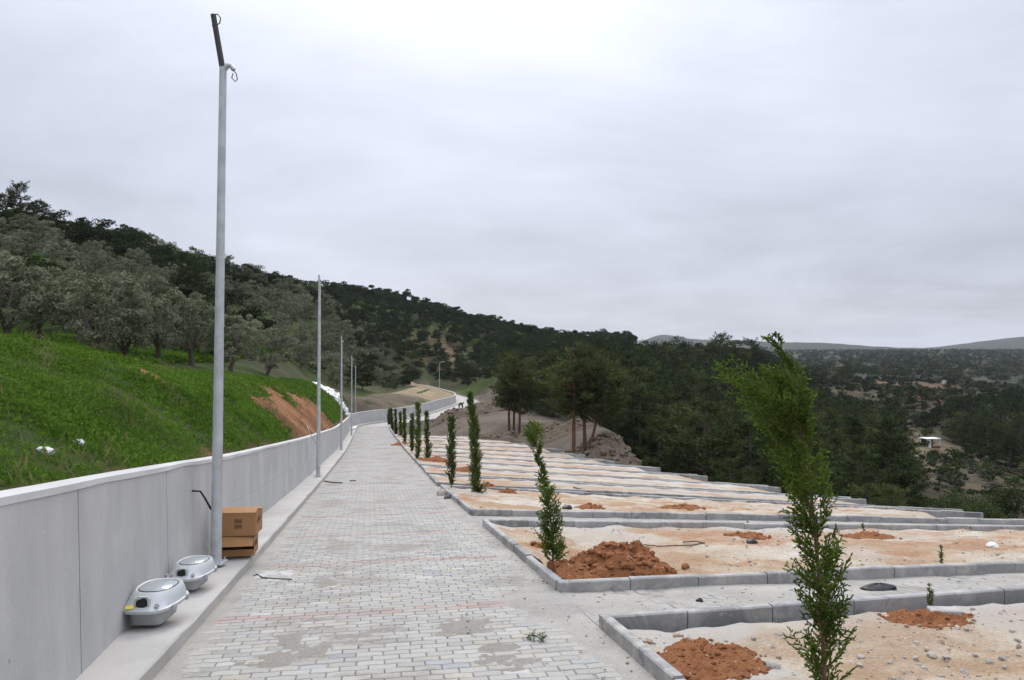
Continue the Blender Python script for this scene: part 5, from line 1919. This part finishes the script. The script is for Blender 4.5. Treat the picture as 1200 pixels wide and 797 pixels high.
# bent steel rod and a stick in the second plot
pts_ = [hit(755, 640), hit(772, 642), hit(790, 641), hit(808, 641), hit(826, 638), hit(815, 636), hit(800, 637)]
mb = MB(); mb.tube([p + [0, 0, .02] for p in pts_], .009, 6); o = mb.build('bent_rod', M['stem'], smooth=True); tag(o, 'thin bent brown rod lying on the sand right of the red heap', 'rod')
pts_ = [hit(672, 572), hit(685, 575), hit(700, 579)]
mb = MB(); mb.tube([p + [0, 0, .02] for p in pts_], .02, 6); o = mb.build('stick', M['stem']); tag(o, 'long thin stick lying in the fourth plot', 'stick')
# wires and litter on the path
def onpath(u, v, dz=.004):
    d = ray(u, v)
    best = None
    for Y in np.linspace(3, 60, 6000):
        p = np.array([0, 0, CAMZ]) + d * (Y / d[1])
        if p[2] < pathz(p[0], p[1]): best = p; break
    return best + np.array([0, 0, dz])


pts_ = [onpath(297, 676), onpath(301, 674), onpath(308, 678), onpath(322, 679), onpath(342, 680)]
mb = MB(); mb.tube([p + [0, 0, .006] for p in pts_], .006, 6); tag(mb.build('wire_offcut', M['black'], smooth=True), 'black wire offcut lying on the path by the cement spill', 'wire')
pts_ = [onpath(380, 564.5), onpath(390, 566), onpath(401, 566.5)]
mb = MB(); mb.tube([p + [0, 0, .01] for p in pts_], .02, 6); tag(mb.build('pipe_offcut', M['darkpipe'], smooth=True), 'dark pipe offcut lying on the path near the second post', 'pipe')
pts_ = [onpath(410, 564), onpath(417, 564)]
mb = MB(); mb.tube([p + [0, 0, .01] for p in pts_], .018, 6); tag(mb.build('pipe_offcut', M['darkpipe']), 'short dark pipe scrap right of the longer one on the path', 'pipe')
# cement spill
c = onpath(305, 675)
n = 90; q = np.linspace(-1, 1, n); X, Y = np.meshgrid(q, q, indexing='ij')
R = np.hypot(X, Y) + (fbm(X * 3, Y * 3, 700) - .5) * .9
px = c[0] + X * .36; py = c[1] + Y * .30
pz = pathz(px, py) + np.clip(.035 * (fbm(px / .09, py / .06, 710) - .40 - .22 * R), -.015, .008)
i, j = np.meshgrid(np.arange(n - 1), np.arange(n - 1), indexing='ij')
fq = np.stack([i * n + j, (i + 1) * n + j, (i + 1) * n + j + 1, i * n + j + 1], -1).reshape(-1, 4)
kind(mesh_np('cement_spill', np.stack([px.ravel(), py.ravel(), pz.ravel()], 1), [fq], M['coping'], smooth=True), 'stuff')
# films of dried mud and sand on the pavers
for k, (u, v, rx, ry) in enumerate([(347, 757, .26, .42), (482, 640, .42, .42), (396, 641, .22, .36), (387, 682, .22, .22), (597, 770, .22, .26), (452, 588, .5, .5), (372, 727, .14, .12), (545, 735, .25, .2), (430, 745, .2, .2), (455, 560, .5, .9)]):
    c = onpath(u, v)
    n = 60; q = np.linspace(-1, 1, n); X, Y = np.meshgrid(q, q, indexing='ij')
    R = np.hypot(X, Y)
    px = c[0] + X * rx * 1.5; py = c[1] + Y * ry * 1.5
    pz = pathz(px, py) + np.clip(.03 * (fbm(px / .18, py / .18, 720 + k, 5) - .30 - .42 * R), -.02, .0045) + (fbm(px / .02, py / .02, 730, 2) - .5) * .002
    i, j = np.meshgrid(np.arange(n - 1), np.arange(n - 1), indexing='ij')
    fq = np.stack([i * n + j, (i + 1) * n + j, (i + 1) * n + j + 1, i * n + j + 1], -1).reshape(-1, 4)
    kind(mesh_np('mud_film', np.stack([px.ravel(), py.ravel(), pz.ravel()], 1), [fq], M['mud'], smooth=True), 'stuff')
# torn cypress sprig on the path
g = onpath(618, 748)
a = sapling(90, .16, [(0, 0, 0), (1, .03, 0)], [(0, .04), (.5, .06), (1, .03)], [(0, .04), (.5, .06), (1, .03)], nb=16, leafL=.02, leafW=.006, sub=5)
t = put_sapling(g + [0, 0, .02], 'torn green cypress sprig lying on the pavers', *a, M['cyp']); t.name = 'cypress_sprig'; t['category'] = 'sprig'; t.rotation_euler = (1.45, 0, .6)
if 'group' in t: del t['group']
# dark hatch-like patch and missing pavers filled with sand
for (u, v, w_, l_, mat) in ((590, 775, .36, .34, M['dust']), (553, 800, .34, .2, M['black'])):
    pass

# gravel scattered over the near plots (one mass)
def gravel():
    rng = np.random.default_rng(31)
    mb = MB(); mb2 = MB()
    for k in range(5200):
        pi = 0 if rng.random() < .62 else (1 if rng.random() < .8 else 2)
        pl = PLOTS[pi]
        t = rng.uniform(.1, 7 if pi == 0 else 10); w = rng.uniform(.55 if pi == 0 else .05, .97)
        p = plot_pt(pl, np.array(t), np.array(w))
        if fbm(np.array([p[0] / .9]), np.array([p[1] / .9]), 140)[0] < .43: continue
        g = drop(p[0], p[1])
        s_ = .006 + .022 * rng.random() ** 4
        V, Fa = clod(rng, s_); (mb2 if k % 3 == 0 else mb).add(V + g + [0, 0, s_ * .3], [Fa])
    o = kind(mb2.build('gravel', M['sandrock']), 'stuff'); o['label'] = 'sand coloured clods strewn over the plots'
    o = kind(mb.build('gravel', M['rock']), 'stuff'); o['label'] = 'small pale stones strewn over the sandy plots'
    mb = MB()
    for k in range(900):
        s = rng.uniform(5, float(sY(16))); q = rng.random() ** 1.8 * 1.1
        p = at(s, hw(s) - .02 - q, .004)
        s_ = .004 + .012 * rng.random() ** 4
        V, Fa = clod(rng, s_); mb.add(V + p + [0, 0, s_ * .3 + .008], [Fa])
    for k in range(700):
        t = rng.uniform(0, 9); w = rng.random()
        p = cross(PLOTS[0][1], t) * (1 - w) + cross(PLOTS[1][0], t) * w
        g = drop(p[0], p[1]); s_ = .005 + .016 * rng.random() ** 4
        V, Fa = clod(rng, s_); mb.add(V + g + [0, 0, s_ * .3], [Fa])
    o = kind(mb.build('gravel', M['rock']), 'stuff'); o['label'] = 'grit strewn along the path edge and cross path'


gravel()

# ------------------------------------------------------------------ white stones tumbling behind the wall
rng = np.random.default_rng(41)
sproto = None
wl_ = 'white limestone block in the heap tumbling down to the wall'
wm = []
for k in range(4):
    bm = bmesh.new(); bmesh.ops.create_icosphere(bm, subdivisions=1, radius=1)
    for q in bm.verts: q.co *= rng.uniform(.75, 1.2)
    me = bpy.data.meshes.new('white_block'); bm.to_mesh(me); bm.free(); me.materials.append(M['white_rock']); wm.append(me)
# axis of the heap: from the wall near the bend up to the crest
w0 = wall_pt(SB - 9.0, .6, 0); w0 = np.array([w0[0], w0[1]])
e0 = np.array(P(376, 458, 66)[:2])
proto_w = None
for k in range(120):
    f = rng.uniform(0, 1) ** .8
    c = w0 * (1 - f) + e0 * f
    ax = (e0 - w0) / np.linalg.norm(e0 - w0); pr = np.array([-ax[1], ax[0]])
    c = c + pr * rng.normal(0, .95) + ax * rng.normal(0, .3)
    if f < .15: c = c - pr * 0
    g = drop(c[0], c[1])
    s_ = rng.uniform(.2, .44)
    if proto_w is None:
        o = bpy.data.objects.new('white_block', wm[0]); COL.objects.link(o)
        tag(o, wl_, 'stone block', 'white stone blocks heaped behind the wall'); proto_w = o
    else:
        o = proto_w.copy(); COL.objects.link(o); o.data = wm[k % 4]
    o.location = [float(g[0]), float(g[1]), float(g[2] + s_ * .3)]
    o.scale = (s_ * rng.uniform(.9, 1.4), s_, s_ * rng.uniform(.5, .8)); o.rotation_euler = (rng.normal(0, .3), rng.normal(0, .3), rng.uniform(0, 6))

# ------------------------------------------------------------------ hut on the far slope
p = P(1090, 521, 108); g = drop(p[0], p[1])
t = thing('shelter', 'small white flat roofed open shelter on the bare slope across the ravine', 'shelter', g, .15); t.scale = (.74, .74, .74)
mb = MB(); mb.box((0, 0, 1.62), (3.0, 2.2, .14), bev=.02); mb.build('roof', M['white'], t)
for sx_ in (-1.3, 1.3):
    for sy_ in (-.9, .9):
        mb = MB(); mb.box((sx_, sy_, .65), (.12, .12, 1.8)); mb.build('post', M['white'], t)
mb = MB(); mb.box((-.75, -.92, .55), (.55, .06, 1.9)); mb.build('panel', M['white'], t)
mb = MB(); mb.box((0, .95, .5), (2.5, .06, 1.9)); mb.build('back_wall', M['darkpipe'], t)
mb = MB(); mb.box((.5, -.95, .1), (1.7, .3, .35)); mb.build('counter', M['pinebark'], t)

# small pale hut far on the plateau
p = P(1108, 449, 275); g = drop(p[0], p[1])
t = thing('field_hut', 'tiny white hut on the far red field', 'hut', g, .3)
mb = MB(); mb.box((0, 0, .5), (1.5, 1.6, 1.4)); mb.build('wall', M['white'], t)
mb = MB(); mb.box((0, 0, 1.26), (1.8, 1.9, .12)); mb.build('roof', M['slab'], t)
mb = MB(); mb.box((.2, -.82, .55), (.6, .05, 1.2)); mb.build('door', M['darkpipe'], t)

# ------------------------------------------------------------------ worker bending by the path
def worker():
    p = hit(537, 481.5)
    j = {'pel': (0, 0, .62), 'sp': (.16, 0, .80), 'ch': (.36, 0, .86), 'nk': (.46, 0, .88), 'hd': (.56, -.01, .86), 'ht': (.66, -.01, .82),
         'lk': (.14, .10, .36), 'la': (-.02, .11, .06), 'lt': (.16, .12, .03), 'rk': (.16, -.10, .36), 'ra': (.0, -.11, .06), 'rt': (.18, -.12, .03),
         'ls': (.36, .19, .84), 'le': (.44, .24, .55), 'lh': (.50, .20, .30), 'rs': (.36, -.19, .84), 'rel': (.46, -.24, .56), 'rh': (.54, -.18, .32)}
    rad = {'pel': .15, 'sp': .14, 'ch': .16, 'nk': .06, 'hd': .10, 'ht': .085, 'lk': .075, 'la': .05, 'lt': .04, 'rk': .075, 'ra': .05, 'rt': .04, 'ls': .075, 'le': .055, 'lh': .045, 'rs': .075, 'rel': .055, 'rh': .045}
    names = list(j)
    E = [('pel', 'sp'), ('sp', 'ch'), ('ch', 'nk'), ('nk', 'hd'), ('hd', 'ht'), ('pel', 'lk'), ('lk', 'la'), ('la', 'lt'), ('pel', 'rk'), ('rk', 'ra'), ('ra', 'rt'), ('ch', 'ls'), ('ls', 'le'), ('le', 'lh'), ('ch', 'rs'), ('rs', 'rel'), ('rel', 'rh')]
    me = bpy.data.meshes.new('person')
    me.from_pydata([j[a] for a in names], [(names.index(a), names.index(b)) for a, b in E], [])
    o = bpy.data.objects.new('person', me); COL.objects.link(o)
    md = o.modifiers.new('skin', 'SKIN'); o.modifiers.new('sub', 'SUBSURF').levels = 2
    for k, a in enumerate(names): me.skin_vertices[0].data[k].radius = (rad[a], rad[a])
    me.skin_vertices[0].data[0].use_root = True
    dg = bpy.context.evaluated_depsgraph_get(); dg.update()
    m2 = bpy.data.meshes.new_from_object(o.evaluated_get(dg))
    o.modifiers.clear(); o.data = m2
    for m in (M['black'], simple('grey_trousers', (.35, .36, .37), .9), simple('skin', (.42, .26, .18), .6), simple('dark_hair', (.015, .012, .01), .7)): m2.materials.append(m)
    for f in m2.polygons:
        c = f.center; f.use_smooth = True
        if c.x > .5 and c.z > .7: f.material_index = 3 if (c.z > .84 or c.x < .56) else 2
        elif c.z < .36 and c.x > .42: f.material_index = 2
        elif c.z < .09: f.material_index = 0
        elif c.z < .6 and c.x < .34: f.material_index = 1
    o.location = [float(q) for q in p]; o.rotation_euler = (0, 0, -.15)
    o.scale = (1.15, 1.15, 1.15)
    tag(o, 'worker in a dark top and grey trousers bending over by the path bend', 'person')


worker()
g = hit(532, 482)
rings = []
for q, r_ in ((0, .22), (.12, .27), (.3, .24), (.42, .15), (.5, .05)):
    w = 1 + .2 * (fbm(np.cos(th) + q * 3, np.sin(th), 44) - .5)
    rings.append(np.stack([r_ * w * np.cos(th), r_ * .8 * w * np.sin(th), q + 0 * th], 1))
mb = MB(); mb.loft(rings); o = mb.build('sack', simple('maroon_cloth', (.06, .025, .025), .9), smooth=True); o.location = g; tag(o, 'dark maroon sack on the ground left of the worker', 'sack')

# ------------------------------------------------------------------ haze
HB = 4600
zmin = float(gz.min()) - 1.0
ztop = float(max(gz.max(), 30) + 14)
mb = MB(); mb.box((0, 0, (zmin + ztop) / 2), (2 * HB, 2 * HB, ztop - zmin))
m, nt, out = new_mat('haze_air'); k = NT(nt)
pv = k.n('ShaderNodeVolumePrincipled'); pv.inputs['Color'].default_value = (.86, .90, .97, 1); pv.inputs['Density'].default_value = .00010
pv.inputs['Anisotropy'].default_value = .2
k.l(pv.outputs[0], out.inputs['Volume'])
HAZE = kind(mb.build('haze', m), 'stuff')

# ------------------------------------------------------------------ light
SUN_EL, SUN_AZ = math.radians(40), math.radians(-7)   # azimuth from +Y towards +X
w = bpy.data.worlds.new('World'); scene.world = w; w.use_nodes = True
nt = w.node_tree; nt.nodes.clear(); k = NT(nt)
out = k.n('ShaderNodeOutputWorld')
sky = k.n('ShaderNodeTexSky'); sky.sky_type = 'NISHITA'; sky.sun_disc = False
sky.sun_elevation = SUN_EL; sky.sun_rotation = SUN_AZ
bg1 = k.n('ShaderNodeBackground'); bg1.inputs[1].default_value = .1; k.l(sky.outputs[0], bg1.inputs[0])
tc = k.n('ShaderNodeTexCoord').outputs['Generated']
sep = k.n('ShaderNodeSeparateXYZ'); k.l(tc, sep.inputs[0])
el = k.math('MAXIMUM', sep.outputs[2], 0)
# cloud plane coordinates: direction / (z + .12)
inv = k.math('DIVIDE', 1.0, k.math('ADD', el, .16))
vm = k.n('ShaderNodeVectorMath', operation='SCALE'); k.l(tc, vm.inputs[0]); k.l(inv, vm.inputs['Scale'])
c1 = k.noise(vm.outputs[0], .42, 7, .58, .8); c2 = k.noise(vm.outputs[0], 1.7, 5, .5, .2)
cl_ = k.math('ADD', k.math('MULTIPLY', c1, .7), k.math('MULTIPLY', c2, .3))
cfac = k.ramp(cl_, [(.34, .80), (.50, 1.0), (.64, 1.16)])
grad = k.math('ADD', .72, k.math('MULTIPLY', k.math('POWER', el, 3.0), 3.0))
sd = Vector((math.sin(SUN_AZ) * math.cos(SUN_EL), math.cos(SUN_AZ) * math.cos(SUN_EL), math.sin(SUN_EL)))
dp = k.n('ShaderNodeVectorMath', operation='DOT_PRODUCT'); k.l(tc, dp.inputs[0]); dp.inputs[1].default_value = sd
glow = k.math('POWER', k.math('MAXIMUM', dp.outputs['Value'], 0), 14)
lum = k.math('MULTIPLY', k.math('ADD', grad, k.math('MULTIPLY', glow, .42)), cfac)
bg2 = k.n('ShaderNodeBackground'); bg2.inputs[0].default_value = (.82, .865, 1.0, 1); k.l(lum, bg2.inputs[1])
ms = k.n('ShaderNodeMixShader'); ms.inputs[0].default_value = .93
k.l(bg1.outputs[0], ms.inputs[1]); k.l(bg2.outputs[0], ms.inputs[2]); k.l(ms.outputs[0], out.inputs[0])

ld = bpy.data.lights.new('sun', 'SUN'); ld.energy = 1.3; ld.angle = math.radians(16); ld.color = (1, .91, .79)
lo = bpy.data.objects.new('sun', ld); COL.objects.link(lo)
lo.rotation_euler = sd.to_track_quat('Z', 'Y').to_euler()

# ------------------------------------------------------------------ camera and render
cd = bpy.data.cameras.new('camera'); cam = bpy.data.objects.new('camera', cd); COL.objects.link(cam)
cd.sensor_width = 36; cd.lens = 36 * F / 1200; cd.clip_end = 12000; cd.clip_start = .05
cam.location = (0, 0, CAMZ); cam.rotation_euler = (PI / 2 + PITCH, 0, 0)
scene.camera = cam
vs = scene.view_settings
vs.view_transform = 'Standard'; vs.look = 'None'; vs.exposure = .08; vs.gamma = 1; vs.use_curve_mapping = False
cy = scene.cycles
cy.max_bounces = 6; cy.diffuse_bounces = 3; cy.transparent_max_bounces = 6; cy.volume_bounces = 0
cy.use_denoising = True; cy.denoiser = 'OPENIMAGEDENOISE'; cy.denoising_prefilter = 'ACCURATE'
